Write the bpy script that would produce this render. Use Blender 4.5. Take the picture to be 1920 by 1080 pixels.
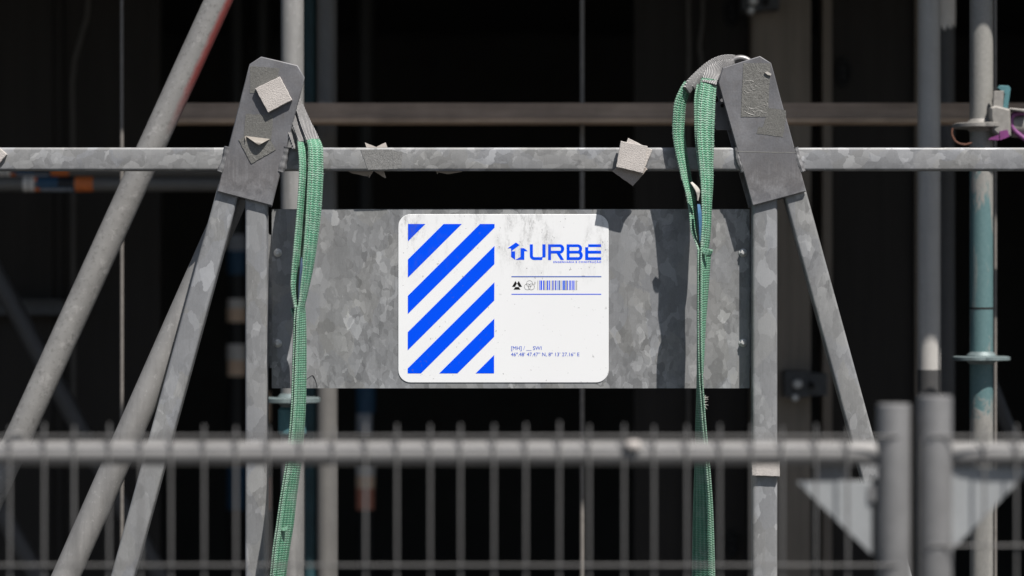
import bpy, math, random
from mathutils import Vector, Matrix
R = math.radians
random.seed(7)
sc = bpy.context.scene
for o in list(bpy.data.objects):
    bpy.data.objects.remove(o, do_unlink=True)

# ------------------------------------------------------------------ camera, sky, sun, exposure
CD, CZ = 5.33, 1.5                      # camera distance to the panel plane (y = 0) and eye height
cam_d = bpy.data.cameras.new('camera'); cam = bpy.data.objects.new('camera', cam_d)
sc.collection.objects.link(cam); sc.camera = cam
cam.location = (0, -CD, CZ); cam.rotation_euler = (R(90), 0, 0)
cam_d.sensor_width = 36; cam_d.lens = 36 * CD / 1.92
cam_d.clip_start = 0.1; cam_d.clip_end = 3000
cam_d.dof.use_dof = True; cam_d.dof.focus_distance = CD - 0.035; cam_d.dof.aperture_fstop = 2.5
cam_d.dof.aperture_blades = 0

SUN = Vector((0.68, -1.0, 1.89)).normalized()      # towards the sun
world = bpy.data.worlds.new('World'); sc.world = world; world.use_nodes = True
wn = world.node_tree.nodes; wl = world.node_tree.links
sky = wn.new('ShaderNodeTexSky'); sky.sky_type = 'NISHITA'; sky.sun_disc = False
sky.sun_elevation = math.asin(SUN.z); sky.sun_rotation = math.atan2(SUN.x, SUN.y)
sky.air_density = 1.0; sky.dust_density = 1.5; sky.ozone_density = 1.0
bg = wn['Background']; bg.inputs[1].default_value = 0.05
wl.new(sky.outputs[0], bg.inputs[0])
sl = bpy.data.lights.new('sun', 'SUN'); sl.energy = 5.0; sl.angle = R(0.53); sl.color = (1.0, 0.955, 0.90)
so = bpy.data.objects.new('sun', sl); sc.collection.objects.link(so)
so.rotation_euler = (-SUN).to_track_quat('-Z', 'Y').to_euler(); so.location = SUN * 20
vs = sc.view_settings
vs.view_transform = 'Standard'; vs.look = 'None'; vs.gamma = 1.0; vs.use_curve_mapping = False
vs.exposure = 0.50
sc.render.resolution_x = 1024; sc.render.resolution_y = 576

# ------------------------------------------------------------------ helpers
def W(px, py, y=0.0):
    """photo pixel -> world point on the vertical plane at depth y"""
    s = (CD + y) / CD / 1000.0
    return Vector(((px - 960) * s, y, CZ + (540 - py) * s))

def sc_at(y): return (CD + y) / CD / 1000.0

def tag(o, label=None, cat=None, group=None, kind=None):
    if label: o['label'] = label
    if cat: o['category'] = cat
    if group: o['group'] = group
    if kind: o['kind'] = kind
    return o

def thing(name, loc, label, cat, group=None):
    o = bpy.data.objects.new(name, None); sc.collection.objects.link(o)
    o.location = loc; o.empty_display_size = 0.05
    o['wl'] = (loc[0], loc[1], loc[2])
    return tag(o, label, cat, group)

def wloc(o):
    v = Vector((0, 0, 0))
    while o is not None:
        v += o.location; o = o.parent
    return v

class MB:
    def __init__(s): s.v = []; s.f = []; s.uv = {}
    def add(s, vs, fs):
        b = len(s.v); s.v += [Vector(p) for p in vs]; s.f += [tuple(i + b for i in f) for f in fs]; return b
    def box(s, lo, hi):
        x0, y0, z0 = lo; x1, y1, z1 = hi
        s.add([(x0,y0,z0),(x1,y0,z0),(x1,y1,z0),(x0,y1,z0),(x0,y0,z1),(x1,y0,z1),(x1,y1,z1),(x0,y1,z1)],
              [(3,2,1,0),(4,5,6,7),(0,1,5,4),(1,2,6,5),(2,3,7,6),(3,0,4,7)]); return s
    def loft(s, rings, caps=True, closed=False):
        n = len(rings[0]); b = len(s.v)
        for r in rings: s.v += [Vector(p) for p in r]
        m = len(rings)
        for i in range(m if closed else m - 1):
            j = (i + 1) % m
            for k in range(n):
                k2 = (k + 1) % n
                s.f.append((b+i*n+k, b+i*n+k2, b+j*n+k2, b+j*n+k))
        if caps and not closed:
            s.f.append(tuple(b + k for k in reversed(range(n))))
            s.f.append(tuple(b + (m-1)*n + k for k in range(n)))
        return s
    def tube(s, pts, r, seg=16, caps=True):
        pts = [Vector(p) for p in pts]; m = len(pts)
        rs = r if isinstance(r, (list, tuple)) else [r] * m
        rings = []; ref = None
        for i, p in enumerate(pts):
            t = (pts[min(i+1, m-1)] - pts[max(i-1, 0)]).normalized()
            if ref is None:
                ref = Vector((0, 1, 0)) if abs(t.y) < 0.9 else Vector((1, 0, 0))
            u = (ref - t * ref.dot(t)).normalized(); ref = u; w = t.cross(u)
            rings.append([p + (u * math.cos(a) + w * math.sin(a)) * rs[i] for a in [2*math.pi*k/seg for k in range(seg)]])
        return s.loft(rings, caps)
    def boxtube(s, p0, p1, w, d, rad=0.005, side=None, steps=1):
        """square hollow-section look: rounded rectangle section, w across (in picture plane), d in depth"""
        p0 = Vector(p0); p1 = Vector(p1); t = (p1 - p0).normalized()
        dep = Vector((0, 1, 0)) if side is None else Vector(side)
        dep = (dep - t * dep.dot(t)).normalized(); ac = t.cross(dep)
        prof = []
        for (sx, sy, a0) in ((1,1,0),(-1,1,90),(-1,-1,180),(1,-1,270)):
            for k in range(5):
                a = R(a0 + k * 22.5)
                prof.append((sx*(w/2-rad) + rad*math.cos(a), sy*(d/2-rad) + rad*math.sin(a)))
        rings = []
        for i in range(steps + 1):
            c = p0.lerp(p1, i / steps)
            rings.append([c + ac * a + dep * b for a, b in prof])
        return s.loft(rings)
    def prism(s, poly, y0, y1, ch=0.0):
        """poly: list of (x, z) counter-clockwise seen from the camera; front at y0, back at y1"""
        n = len(poly)
        def inset(d):
            out = []
            for i in range(n):
                a = Vector(poly[i-1]); b = Vector(poly[i]); c = Vector(poly[(i+1) % n])
                e1 = (b-a).normalized(); e2 = (c-b).normalized()
                n1 = Vector((-e1.y, e1.x)); n2 = Vector((-e2.y, e2.x))
                h = (n1+n2); h = h / max(0.4, h.dot(n1)) if h.length > 1e-6 else n1
                out.append(b + h * d)
            return out
        area = sum(poly[i-1][0]*poly[i][1] - poly[i][0]*poly[i-1][1] for i in range(n))
        if area < 0: poly = list(reversed(poly))
        rings = []
        if ch > 0:
            ip = inset(ch)
            rings.append([(p[0], y0, p[1]) for p in ip]); rings.append([(p[0], y0+ch, p[1]) for p in poly])
        else:
            rings.append([(p[0], y0, p[1]) for p in poly])
        rings.append([(p[0], y1, p[1]) for p in poly])
        b = len(s.v); s.loft(rings)
        return s
    def build(s, name, mat, parent=None, smooth=35, label=None, kind=None, origin=None):
        me = bpy.data.meshes.new(name)
        off = wloc(parent) if parent is not None else (Vector(origin) if origin is not None else Vector((0, 0, 0)))
        me.from_pydata([tuple(p - off) for p in s.v], [], s.f)
        if s.uv:
            uvl = me.uv_layers.new(name='UVMap')
            for li, l in enumerate(me.loops):
                uvl.data[li].uv = s.uv.get(l.vertex_index, (0, 0))
        import bmesh
        bm = bmesh.new(); bm.from_mesh(me); bmesh.ops.recalc_face_normals(bm, faces=bm.faces); bm.to_mesh(me); bm.free()
        if smooth:
            for p in me.polygons: p.use_smooth = True
            me.set_sharp_from_angle(angle=R(smooth))
        o = bpy.data.objects.new(name, me); sc.collection.objects.link(o)
        if isinstance(mat, (list, tuple)):
            for m in mat: me.materials.append(m)
        else: me.materials.append(mat)
        if parent is not None: o.parent = parent
        elif origin is not None: o.location = origin
        if label: o['label'] = label
        if kind: o['kind'] = kind
        return o

def pxpoly(pts, y): return [(W(a, b, y).x, W(a, b, y).z) for a, b in pts]

def jag(poly, step=0.006, amp=0.0006, seed=1):
    rnd = random.Random(seed); out = []; n = len(poly)
    for i in range(n):
        a = Vector(poly[i]); b = Vector(poly[(i+1) % n]); L = (b-a).length; m = max(1, int(L/step))
        nr = Vector((-(b-a).y, (b-a).x)).normalized()
        for k in range(m):
            p = a.lerp(b, k/m)
            if k: p = p + nr * rnd.uniform(-amp, amp)
            out.append((p.x, p.y))
    return out

def crom(keys, n):
    """Catmull-Rom through rows of floats, n samples per span"""
    out = []; m = len(keys)
    for i in range(m - 1):
        p0, p1, p2, p3 = keys[max(i-1,0)], keys[i], keys[i+1], keys[min(i+2,m-1)]
        for k in range(n):
            t = k / n
            out.append([0.5*((2*b) + (c-a)*t + (2*a-5*b+4*c-d)*t*t + (3*b-a-3*c+d)*t**3) for a, b, c, d in zip(p0,p1,p2,p3)])
    out.append(list(keys[-1])); return out

# ------------------------------------------------------------------ materials
class NT:
    def __init__(s, name):
        s.m = bpy.data.materials.new(name); s.m.use_nodes = True
        s.t = s.m.node_tree; s.n = s.t.nodes; s.b = s.n['Principled BSDF']
    def node(s, typ, ins=None, **kw):
        nd = s.n.new('ShaderNode' + typ)
        for k, v in kw.items(): setattr(nd, k, v)
        for k, v in (ins or {}).items(): s.put(nd.inputs[k], v)
        return nd
    def put(s, sock, v):
        if hasattr(v, 'is_output'): s.t.links.new(v, sock)
        else: sock.default_value = v
    def math(s, op, a, b=0.0, c=None):
        nd = s.node('Math', operation=op); s.put(nd.inputs[0], a); s.put(nd.inputs[1], b)
        if c is not None: s.put(nd.inputs[2], c)
        return nd.outputs[0]
    def mix(s, f, a, b, blend='MIX'):
        nd = s.node('Mix', data_type='RGBA', blend_type=blend)
        s.put(nd.inputs[0], f); s.put(nd.inputs[6], a); s.put(nd.inputs[7], b); return nd.outputs[2]
    def ramp(s, fac, stops, interp='LINEAR'):
        nd = s.node('ValToRGB'); cr = nd.color_ramp; cr.interpolation = interp
        while len(cr.elements) > 1: cr.elements.remove(cr.elements[0])
        cr.elements[0].position = stops[0][0]; cr.elements[0].color = col(stops[0][1])
        for p, c in stops[1:]:
            e = cr.elements.new(p); e.color = col(c)
        s.t.links.new(fac, nd.inputs[0]); return nd.outputs[0]
    def obj(s, scale=(1,1,1), loc=(0,0,0)):
        tc = s.node('TexCoord'); mp = s.node('Mapping', {'Scale': scale, 'Location': loc})
        s.t.links.new(tc.outputs['Object'], mp.inputs['Vector']); return mp.outputs[0]
    def noise(s, vec, scale, detail=4, rough=0.55, dist=0.0):
        nd = s.node('TexNoise', {'Scale': scale, 'Detail': detail, 'Roughness': rough, 'Distortion': dist})
        s.t.links.new(vec, nd.inputs['Vector']); return nd
    def bump(s, h, strength=0.3, dist=0.001):
        nd = s.node('Bump', {'Strength': strength, 'Distance': dist}); s.t.links.new(h, nd.inputs['Height'])
        s.t.links.new(nd.outputs[0], s.b.inputs['Normal']); return nd
    def set(s, **kw):
        for k, v in kw.items(): s.put(s.b.inputs[k.replace('_', ' ')], v)
        return s.m

def col(c):
    if isinstance(c, (int, float)): return (c, c, c, 1)
    return (c[0], c[1], c[2], 1)

def galv(name, base=0.22, tint=(1, 1, 1), con=1.0, scale=(1, 1, 0.7), cell=38, bright=1.0, rough=0.5, metal=0.25, seed=0.0):
    m = NT(name); co = m.obj(scale, (seed, seed*1.7, seed*0.6))
    w1 = m.noise(co, 48, 2, 0.5); w2 = m.noise(co, 170, 4, 0.65)
    d1 = m.node('VectorMath', operation='SUBTRACT'); m.t.links.new(w1.outputs['Color'], d1.inputs[0]); d1.inputs[1].default_value = (.5,.5,.5)
    d2 = m.node('VectorMath', operation='SUBTRACT'); m.t.links.new(w2.outputs['Color'], d2.inputs[0]); d2.inputs[1].default_value = (.5,.5,.5)
    s1 = m.node('VectorMath', operation='SCALE'); m.t.links.new(d1.outputs[0], s1.inputs[0]); s1.inputs['Scale'].default_value = 0.018
    s2 = m.node('VectorMath', operation='SCALE'); m.t.links.new(d2.outputs[0], s2.inputs[0]); s2.inputs['Scale'].default_value = 0.005
    a1 = m.node('VectorMath', operation='ADD'); m.t.links.new(co, a1.inputs[0]); m.t.links.new(s1.outputs[0], a1.inputs[1])
    a2 = m.node('VectorMath', operation='ADD'); m.t.links.new(a1.outputs[0], a2.inputs[0]); m.t.links.new(s2.outputs[0], a2.inputs[1])
    v1 = m.node('TexVoronoi', {'Scale': cell, 'Randomness': 1.0}); m.t.links.new(a2.outputs[0], v1.inputs['Vector'])
    v2 = m.node('TexVoronoi', {'Scale': cell*0.42, 'Randomness': 1.0}); m.t.links.new(a2.outputs[0], v2.inputs['Vector'])
    r1 = m.node('SeparateColor'); m.t.links.new(v1.outputs['Color'], r1.inputs[0])
    r2 = m.node('SeparateColor'); m.t.links.new(v2.outputs['Color'], r2.inputs[0])
    # plain cells vary a little, a few flash bright
    def steps(v, k): return m.math('MULTIPLY_ADD', m.ramp(v, [(0.0, 0.30), (0.22, 0.44), (0.46, 0.53), (0.68, 0.66), (0.88, 0.92)], 'CONSTANT'), k, -0.5*k)
    g1 = steps(r1.outputs[0], 0.62*con)
    g2 = m.math('MULTIPLY_ADD', r2.outputs[1], 0.14*con, -0.07*con)
    zone = m.noise(co, 7, 2, 0.5)
    v3 = m.node('TexVoronoi', {'Scale': cell*1.9, 'Randomness': 1.0}); m.t.links.new(a2.outputs[0], v3.inputs['Vector'])
    r3 = m.node('SeparateColor'); m.t.links.new(v3.outputs['Color'], r3.inputs[0])
    z3n = m.noise(co, 9, 2, 0.5); z3m = m.ramp(z3n.outputs[0], [(0.42, 0), (0.60, 1)])
    g3 = m.math('MULTIPLY', steps(r3.outputs[0], 0.60*con), z3m)
    fl3 = m.math('MULTIPLY', m.math('MULTIPLY', m.math('GREATER_THAN', r3.outputs[1], 0.93), z3m), 0.35*bright)
    scr = m.noise(m.obj((260, 260, 9)), 1.0, 3, 0.6, 0.6); scz = m.noise(co, 10, 3, 0.5)
    scm = m.math('MULTIPLY', m.ramp(scr.outputs[0], [(0.62, 0), (0.70, 1)]), m.ramp(scz.outputs[0], [(0.48, 0), (0.62, 1)]))
    fl = m.math('GREATER_THAN', r1.outputs[2], 0.88)
    zf = m.node('MapRange', {'From Min': 0.38, 'From Max': 0.55}); m.t.links.new(zone.outputs[0], zf.inputs[0])
    fl = m.math('MULTIPLY', m.math('MULTIPLY', fl, zf.outputs[0]), 0.35*bright)
    fine = m.noise(co, 420, 3, 0.7); cloud = m.noise(co, 12, 5, 0.6)
    streak = m.noise(m.obj((900, 900, 30)), 1.0, 2, 0.6)
    g = m.math('ADD', m.math('ADD', g1, g2), m.math('ADD', fl, m.math('ADD', g3, fl3)))
    g = m.math('ADD', g, m.math('MULTIPLY', scm, -0.16))
    g = m.math('ADD', g, m.math('MULTIPLY_ADD', fine.outputs[0], 0.30, -0.15))
    mid = m.noise(m.obj((1, 1, 0.45)), 190, 3, 0.7); g = m.math('ADD', g, m.math('MULTIPLY_ADD', mid.outputs[0], 0.20, -0.10))
    g = m.math('ADD', g, m.math('MULTIPLY_ADD', cloud.outputs[0], 0.20, -0.10))
    g = m.math('ADD', g, m.math('MULTIPLY_ADD', streak.outputs[0], 0.16, -0.08))
    val = m.math('MULTIPLY', m.math('ADD', g, 1.0), base)
    # bluish / warm drift between grains
    hue = m.mix(r2.outputs[0], (tint[0]*0.985, tint[1]*0.998, tint[2]*1.035, 1), (tint[0]*1.01, tint[1]*1.0, tint[2]*0.975, 1))
    vc = m.node('CombineColor'); [m.t.links.new(val, vc.inputs[i]) for i in range(3)]
    c = m.mix(1.0, vc.outputs[0], hue, 'MULTIPLY')
    ro = m.math('MULTIPLY_ADD', r1.outputs[1], 0.16, rough - 0.08)
    m.bump(fine.outputs[0], 0.18, 0.0006)
    return m.set(Base_Color=c, Roughness=ro, Metallic=metal)

def steel_plate(name):
    m = NT(name); co = m.obj()
    a = m.noise(co, 9, 5, 0.6); b = m.noise(co, 300, 3, 0.7); c2 = m.noise(co, 40, 4, 0.65, 0.4)
    st = m.noise(m.obj((300, 300, 14)), 1, 3, 0.6)
    base = m.ramp(a.outputs[0], [(0.32, (0.104, 0.105, 0.114)), (0.5, (0.138, 0.139, 0.149)), (0.68, (0.196, 0.196, 0.207))])
    base = m.mix(m.math('MULTIPLY', m.ramp(c2.outputs[0], [(0.45, 0), (0.72, 1)]), 0.28), base, (0.115, 0.10, 0.088, 1))
    base = m.mix(m.math('MULTIPLY', m.ramp(st.outputs[0], [(0.5, 0), (0.8, 1)]), 0.22), base, (0.22, 0.22, 0.235, 1))
    # brownish rubbed lower third with a pale frosty fringe
    sx = m.node('SeparateXYZ'); m.t.links.new(m.obj(), sx.inputs[0])
    low = m.node('MapRange', {'From Min': 1.80, 'From Max': 1.71}); m.t.links.new(m.math('MULTIPLY_ADD', a.outputs[0], 0.05, sx.outputs[2]), low.inputs[0])
    low2 = m.node('MapRange', {'From Min': 1.665, 'From Max': 1.70}); m.t.links.new(m.math('MULTIPLY_ADD', st.outputs[0], 0.04, m.math('SUBTRACT', sx.outputs[2], 0.02)), low2.inputs[0])
    msk = m.math('MULTIPLY', low.outputs[0], low2.outputs[0])
    base = m.mix(m.math('MULTIPLY', msk, 0.55), base, (0.118, 0.105, 0.098, 1))
    fr = m.node('MapRange', {'From Min': 1.735, 'From Max': 1.675}); m.t.links.new(m.math('MULTIPLY_ADD', st.outputs[0], -0.10, m.math('ADD', sx.outputs[2], 0.045)), fr.inputs[0])
    base = m.mix(m.math('MULTIPLY', fr.outputs[0], m.ramp(c2.outputs[0], [(0.42, 0), (0.62, 0.75)])), base, (0.235, 0.235, 0.245, 1))
    sc1 = m.noise(m.obj((14, 14, 320)), 1, 3, 0.6, 0.5); sc2 = m.noise(co, 16, 3, 0.5)
    base = m.mix(m.math('MULTIPLY', m.math('MULTIPLY', m.ramp(sc1.outputs[0], [(0.64, 0), (0.70, 1)]), m.ramp(sc2.outputs[0], [(0.5, 0), (0.6, 1)])), 0.5), base, (0.27, 0.27, 0.28, 1))
    g = m.ramp(b.outputs[0], [(0.25, 0.86), (0.75, 1.14)])
    base = m.mix(1.0, base, g, 'MULTIPLY')
    m.bump(m.math('MULTIPLY_ADD', c2.outputs[0], 0.6, b.outputs[0]), 0.2, 0.0008)
    return m.set(Base_Color=base, Roughness=0.5, Metallic=0.25)

def tubemat(name, c0, c1, rough=0.55, metal=0.2, spot=0.5, sc_=1.0):
    m = NT(name); co = m.obj()
    a = m.noise(co, 14*sc_, 5, 0.65); b = m.noise(co, 110*sc_, 4, 0.7); d = m.noise(m.obj((60, 60, 6)), 1, 4, 0.6)
    base = m.mix(a.outputs[0], col(c0), col(c1))
    base = m.mix(m.math('MULTIPLY', m.ramp(d.outputs[0], [(0.5, 0), (0.72, 1)]), 0.35*spot), base, col([x*0.55 for x in (c0 if not isinstance(c0,(int,float)) else (c0,)*3)]))
    base = m.mix(m.math('MULTIPLY', m.ramp(b.outputs[0], [(0.58, 0), (0.72, 1)]), 0.3*spot), base, col([min(1, x*1.6) for x in (c1 if not isinstance(c1,(int,float)) else (c1,)*3)]))
    m.bump(b.outputs[0], 0.25, 0.001)
    return m.set(Base_Color=base, Roughness=rough, Metallic=metal)

def plain(name, c, rough=0.6, metal=0.0, var=0.25, scale=40, bump=0.2):
    m = NT(name); co = m.obj(); a = m.noise(co, scale, 5, 0.65); f = m.noise(co, scale*9, 3, 0.7)
    g = m.ramp(m.math('MULTIPLY_ADD', f.outputs[0], 0.35, m.math('MULTIPLY', a.outputs[0], 0.65)), [(0.3, 1-var), (0.7, 1+var)])
    m.bump(f.outputs[0], bump, 0.001)
    return m.set(Base_Color=m.mix(1.0, col(c), g, 'MULTIPLY'), Roughness=rough, Metallic=metal)

def foam(name, c=(0.56, 0.52, 0.49)):
    m = NT(name); co = m.obj()
    v = m.node('TexVoronoi', {'Scale': 620}); m.t.links.new(co, v.inputs['Vector'])
    n = m.noise(m.obj((1, 1, 1.8)), 300, 4, 0.7); a = m.noise(co, 30, 3, 0.6)
    h = m.math('MULTIPLY_ADD', v.outputs['Distance'], 0.5, n.outputs[0])
    g = m.ramp(h, [(0.35, 0.72), (0.85, 1.12)]); g2 = m.ramp(a.outputs[0], [(0.3, 0.9), (0.7, 1.06)])
    m.bump(h, 0.6, 0.0014)
    return m.set(Base_Color=m.mix(1.0, m.mix(1.0, col(c), g, 'MULTIPLY'), g2, 'MULTIPLY'), Roughness=0.75)

def adhesive(name, c=(0.126, 0.124, 0.116), wrinkle=0.3):
    m = NT(name); co = m.obj(); n = m.noise(co, 380, 4, 0.75); a = m.noise(co, 45, 5, 0.65, 0.6); w = m.noise(co, 70, 2, 0.5, 2.0)
    g = m.ramp(n.outputs[0], [(0.3, 0.66), (0.72, 1.35)])
    base = m.mix(1.0, m.mix(a.outputs[0], col([x*0.8 for x in c]), col([x*1.18 for x in c])), g, 'MULTIPLY')
    fl = m.ramp(n.outputs[0], [(0.70, 0), (0.76, 1)])
    base = m.mix(m.math('MULTIPLY', fl, 0.3), base, (0.36, 0.35, 0.33, 1))
    m.bump(m.math('MULTIPLY_ADD', w.outputs[0], wrinkle*3, n.outputs[0]), 0.5, 0.0012)
    return m.set(Base_Color=base, Roughness=0.42)

def webbing(name, hw, dark=1.0):
    m = NT(name); tc = m.node('TexCoord'); s = m.node('SeparateXYZ'); m.t.links.new(tc.outputs['UV'], s.inputs[0])
    u, v = s.outputs[0], s.outputs[1]
    cv = m.node('CombineXYZ'); m.t.links.new(m.math('MULTIPLY', u, 1.0), cv.inputs[0]); m.t.links.new(v, cv.inputs[1])
    wob = m.noise(cv.outputs[0], 160, 2, 0.5)
    vv = m.math('MULTIPLY_ADD', m.math('SINE', m.math('MULTIPLY', u, 2*math.pi/0.0090)), 0.0007, m.math('MULTIPLY_ADD', wob.outputs[0], 0.0022, v))
    rib = m.math('MULTIPLY_ADD', m.math('SINE', m.math('MULTIPLY', vv, 2*math.pi/0.0044)), 0.5, 0.5)
    colm = m.math('MULTIPLY_ADD', m.math('SINE', m.math('MULTIPLY', u, 2*math.pi/0.0042)), 0.5, 0.5)
    h = m.math('MULTIPLY_ADD', colm, 0.3, m.math('MULTIPLY', rib, 0.9))
    n1 = m.noise(cv.outputs[0], 35, 4, 0.6); n2 = m.noise(m.obj(), 700, 3, 0.7)
    wv = m.node('VectorMath', operation='MULTIPLY'); m.t.links.new(cv.outputs[0], wv.inputs[0]); wv.inputs[1].default_value = (420, 170, 1)
    n3 = m.noise(wv.outputs[0], 1.0, 2, 0.6)
    base = m.ramp(rib, [(0.05, (0.042*dark, 0.140*dark, 0.084*dark)), (0.38, (0.082*dark, 0.265*dark, 0.158*dark)), (1.0, (0.118*dark, 0.340*dark, 0.210*dark))])
    base = m.mix(1.0, base, m.ramp(n1.outputs[0], [(0.3, 0.78), (0.7, 1.16)]), 'MULTIPLY')
    base = m.mix(1.0, base, m.ramp(n2.outputs[0], [(0.3, 0.82), (0.7, 1.18)]), 'MULTIPLY')
    # pale worn threads
    thr = m.math('MULTIPLY', m.ramp(n3.outputs[0], [(0.54, 0), (0.66, 1)]), m.ramp(rib, [(0.25, 0), (0.6, 1)]))
    base = m.mix(m.math('MULTIPLY', thr, 0.70), base, (0.46, 0.54, 0.48, 1))
    lng = m.math('MULTIPLY_ADD', m.math('SINE', m.math('MULTIPLY', m.math('MULTIPLY_ADD', wob.outputs[0], 0.002, u), 2*math.pi/0.0125)), 0.5, 0.5)
    base = m.mix(m.math('MULTIPLY', m.ramp(lng, [(0.75, 0), (0.95, 1)]), 0.30), base, (0.34, 0.44, 0.37, 1))
    base = m.mix(m.math('MULTIPLY', m.ramp(lng, [(0.05, 1), (0.22, 0)]), 0.40), base, (0.030, 0.105, 0.062, 1))
    dv = m.noise(cv.outputs[0], 22, 4, 0.65); base = m.mix(m.math('MULTIPLY', m.ramp(dv.outputs[0], [(0.50, 0), (0.68, 1)]), 0.42), base, (0.30, 0.36, 0.32, 1))
    # dusty worn edges, dark stitched line
    edge = m.node('MapRange', {'From Min': hw*0.80, 'From Max': hw*1.0}); m.t.links.new(m.math('ABSOLUTE', u), edge.inputs[0])
    base = m.mix(m.math('MULTIPLY', edge.outputs[0], 0.5), base, (0.24, 0.33, 0.27, 1))
    ln = m.math('LESS_THAN', m.math('ABSOLUTE', m.math('SUBTRACT', m.math('ABSOLUTE', u), hw*0.62)), 0.0007)
    dash = m.math('GREATER_THAN', m.math('SINE', m.math('MULTIPLY', v, 2*math.pi/0.010)), -0.6)
    base = m.mix(m.math('MULTIPLY', m.math('MULTIPLY', ln, dash), 0.85), base, (0.012, 0.016, 0.015, 1))
    m.bump(h, 0.7, 0.0012)
    return m.set(Base_Color=base, Roughness=0.62)

def sleeve(name):
    m = NT(name); tc = m.node('TexCoord'); s = m.node('SeparateXYZ'); m.t.links.new(tc.outputs['UV'], s.inputs[0])
    u, v = s.outputs[0], s.outputs[1]
    d = m.math('MULTIPLY_ADD', u, 1.3, v)
    rib = m.math('MULTIPLY_ADD', m.math('SINE', m.math('MULTIPLY', d, 2*math.pi/0.0062)), 0.5, 0.5)
    n = m.noise(m.obj(), 500, 3, 0.7); n2 = m.noise(m.obj(), 60, 3, 0.6)
    base = m.ramp(rib, [(0.1, (0.10, 0.10, 0.105)), (0.55, (0.22, 0.22, 0.225)), (0.9, (0.44, 0.43, 0.42))])
    base = m.mix(1.0, base, m.ramp(n.outputs[0], [(0.3, 0.7), (0.7, 1.25)]), 'MULTIPLY')
    base = m.mix(1.0, base, m.ramp(n2.outputs[0], [(0.3, 0.8), (0.7, 1.15)]), 'MULTIPLY')
    m.bump(rib, 0.9, 0.0016)
    return m.set(Base_Color=base, Roughness=0.7)

def signprint(name, c, dirt=1.0):
    m = NT(name); tc = m.node('TexCoord')
    geo = m.node('NewGeometry'); s = m.node('SeparateXYZ'); m.t.links.new(geo.outputs['Position'], s.inputs[0])
    pos = geo.outputs['Position']
    def stretch(v):
        mp = m.node('Mapping', {'Scale': v}); m.t.links.new(pos, mp.inputs['Vector']); return mp.outputs[0]
    top = m.node('MapRange', {'From Min': 1.50, 'From Max': 1.615}); m.t.links.new(s.outputs[2], top.inputs[0])
    sm = m.noise(stretch((1.6, 1, 0.62)), 26, 6, 0.72, 0.3); gate = m.noise(stretch((1.2, 1, 0.5)), 11, 3, 0.55)
    smear = m.math('MULTIPLY', m.ramp(sm.outputs[0], [(0.45, 0), (0.66, 0.9)]), m.ramp(gate.outputs[0], [(0.46, 0), (0.56, 1)]))
    gr = m.noise(stretch((1.4, 1, 0.8)), 260, 4, 0.75)
    smear = m.math('MULTIPLY', m.math('MULTIPLY', smear, top.outputs[0]), m.ramp(gr.outputs[0], [(0.34, 0.0), (0.56, 1.0)]))
    sp = m.noise(stretch((1, 1, 0.8)), 150, 2, 0.6); spg = m.noise(pos, 16, 2, 0.5)
    speck = m.math('MULTIPLY', m.ramp(sp.outputs[0], [(0.680, 0), (0.715, 1)]), m.ramp(spg.outputs[0], [(0.44, 0), (0.56, 1)]))
    sp2 = m.noise(stretch((1, 1, 0.7)), 60, 3, 0.6)
    speck2 = m.math('MULTIPLY', m.ramp(sp2.outputs[0], [(0.66, 0), (0.72, 0.8)]), top.outputs[0])
    mk = m.math('MINIMUM', m.math('ADD', m.math('MULTIPLY', smear, 0.75), m.math('ADD', m.math('MULTIPLY', speck, 0.5), m.math('MULTIPLY', speck2, 0.5))), 0.85)
    mk = m.math('MULTIPLY', mk, dirt)
    veil = m.noise(pos, 5, 3, 0.5)
    base = m.mix(1.0, col(c), m.ramp(veil.outputs[0], [(0.3, 0.985), (0.7, 1.01)]), 'MULTIPLY')
    base = m.mix(mk, base, (0.10, 0.10, 0.10, 1))
    m.bump(gr.outputs[0], 0.05, 0.0004)
    m.b.inputs['Specular IOR Level'].default_value = 0.05
    return m.set(Base_Color=base, Roughness=0.55)

def ply(name, c, rough=0.5):
    m = NT(name); co = m.obj(); a = m.noise(m.obj((3, 3, 0.6)), 3, 5, 0.65); b = m.noise(co, 60, 4, 0.7)
    d = m.noise(m.obj((9, 9, 0.7)), 4, 4, 0.6, 0.3)
    base = m.mix(a.outputs[0], col([x*0.75 for x in c]), col([x*1.3 for x in c]))
    base = m.mix(1.0, base, m.ramp(d.outputs[0], [(0.3, 0.8), (0.7, 1.2)]), 'MULTIPLY')
    m.bump(b.outputs[0], 0.2, 0.002)
    return m.set(Base_Color=base, Roughness=rough)

def timber(name, c, ax='x'):
    m = NT(name)
    sca = (2, 30, 30) if ax == 'x' else ((30, 30, 2) if ax == 'z' else (30, 2, 30))
    a = m.noise(m.obj(sca), 3, 5, 0.65, 0.8); b = m.noise(m.obj(), 30, 4, 0.7); k = m.noise(m.obj(), 6, 3, 0.6)
    base = m.mix(a.outputs[0], col([x*0.6 for x in c]), col([x*1.35 for x in c]))
    base = m.mix(1.0, base, m.ramp(k.outputs[0], [(0.3, 0.75), (0.7, 1.2)]), 'MULTIPLY')
    m.bump(m.math('ADD', a.outputs[0], b.outputs[0]), 0.3, 0.002)
    return m.set(Base_Color=base, Roughness=0.8)

def ground_mat():
    m = NT('gravel_ground'); co = m.obj(); a = m.noise(co, 1.2, 6, 0.6); b = m.noise(co, 60, 4, 0.75)
    base = m.mix(a.outputs[0], (0.05, 0.049, 0.047, 1), (0.085, 0.082, 0.078, 1))
    base = m.mix(1.0, base, m.ramp(b.outputs[0], [(0.3, 0.6), (0.7, 1.35)]), 'MULTIPLY')
    m.bump(b.outputs[0], 0.7, 0.02)
    return m.set(Base_Color=base, Roughness=0.9)

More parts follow.
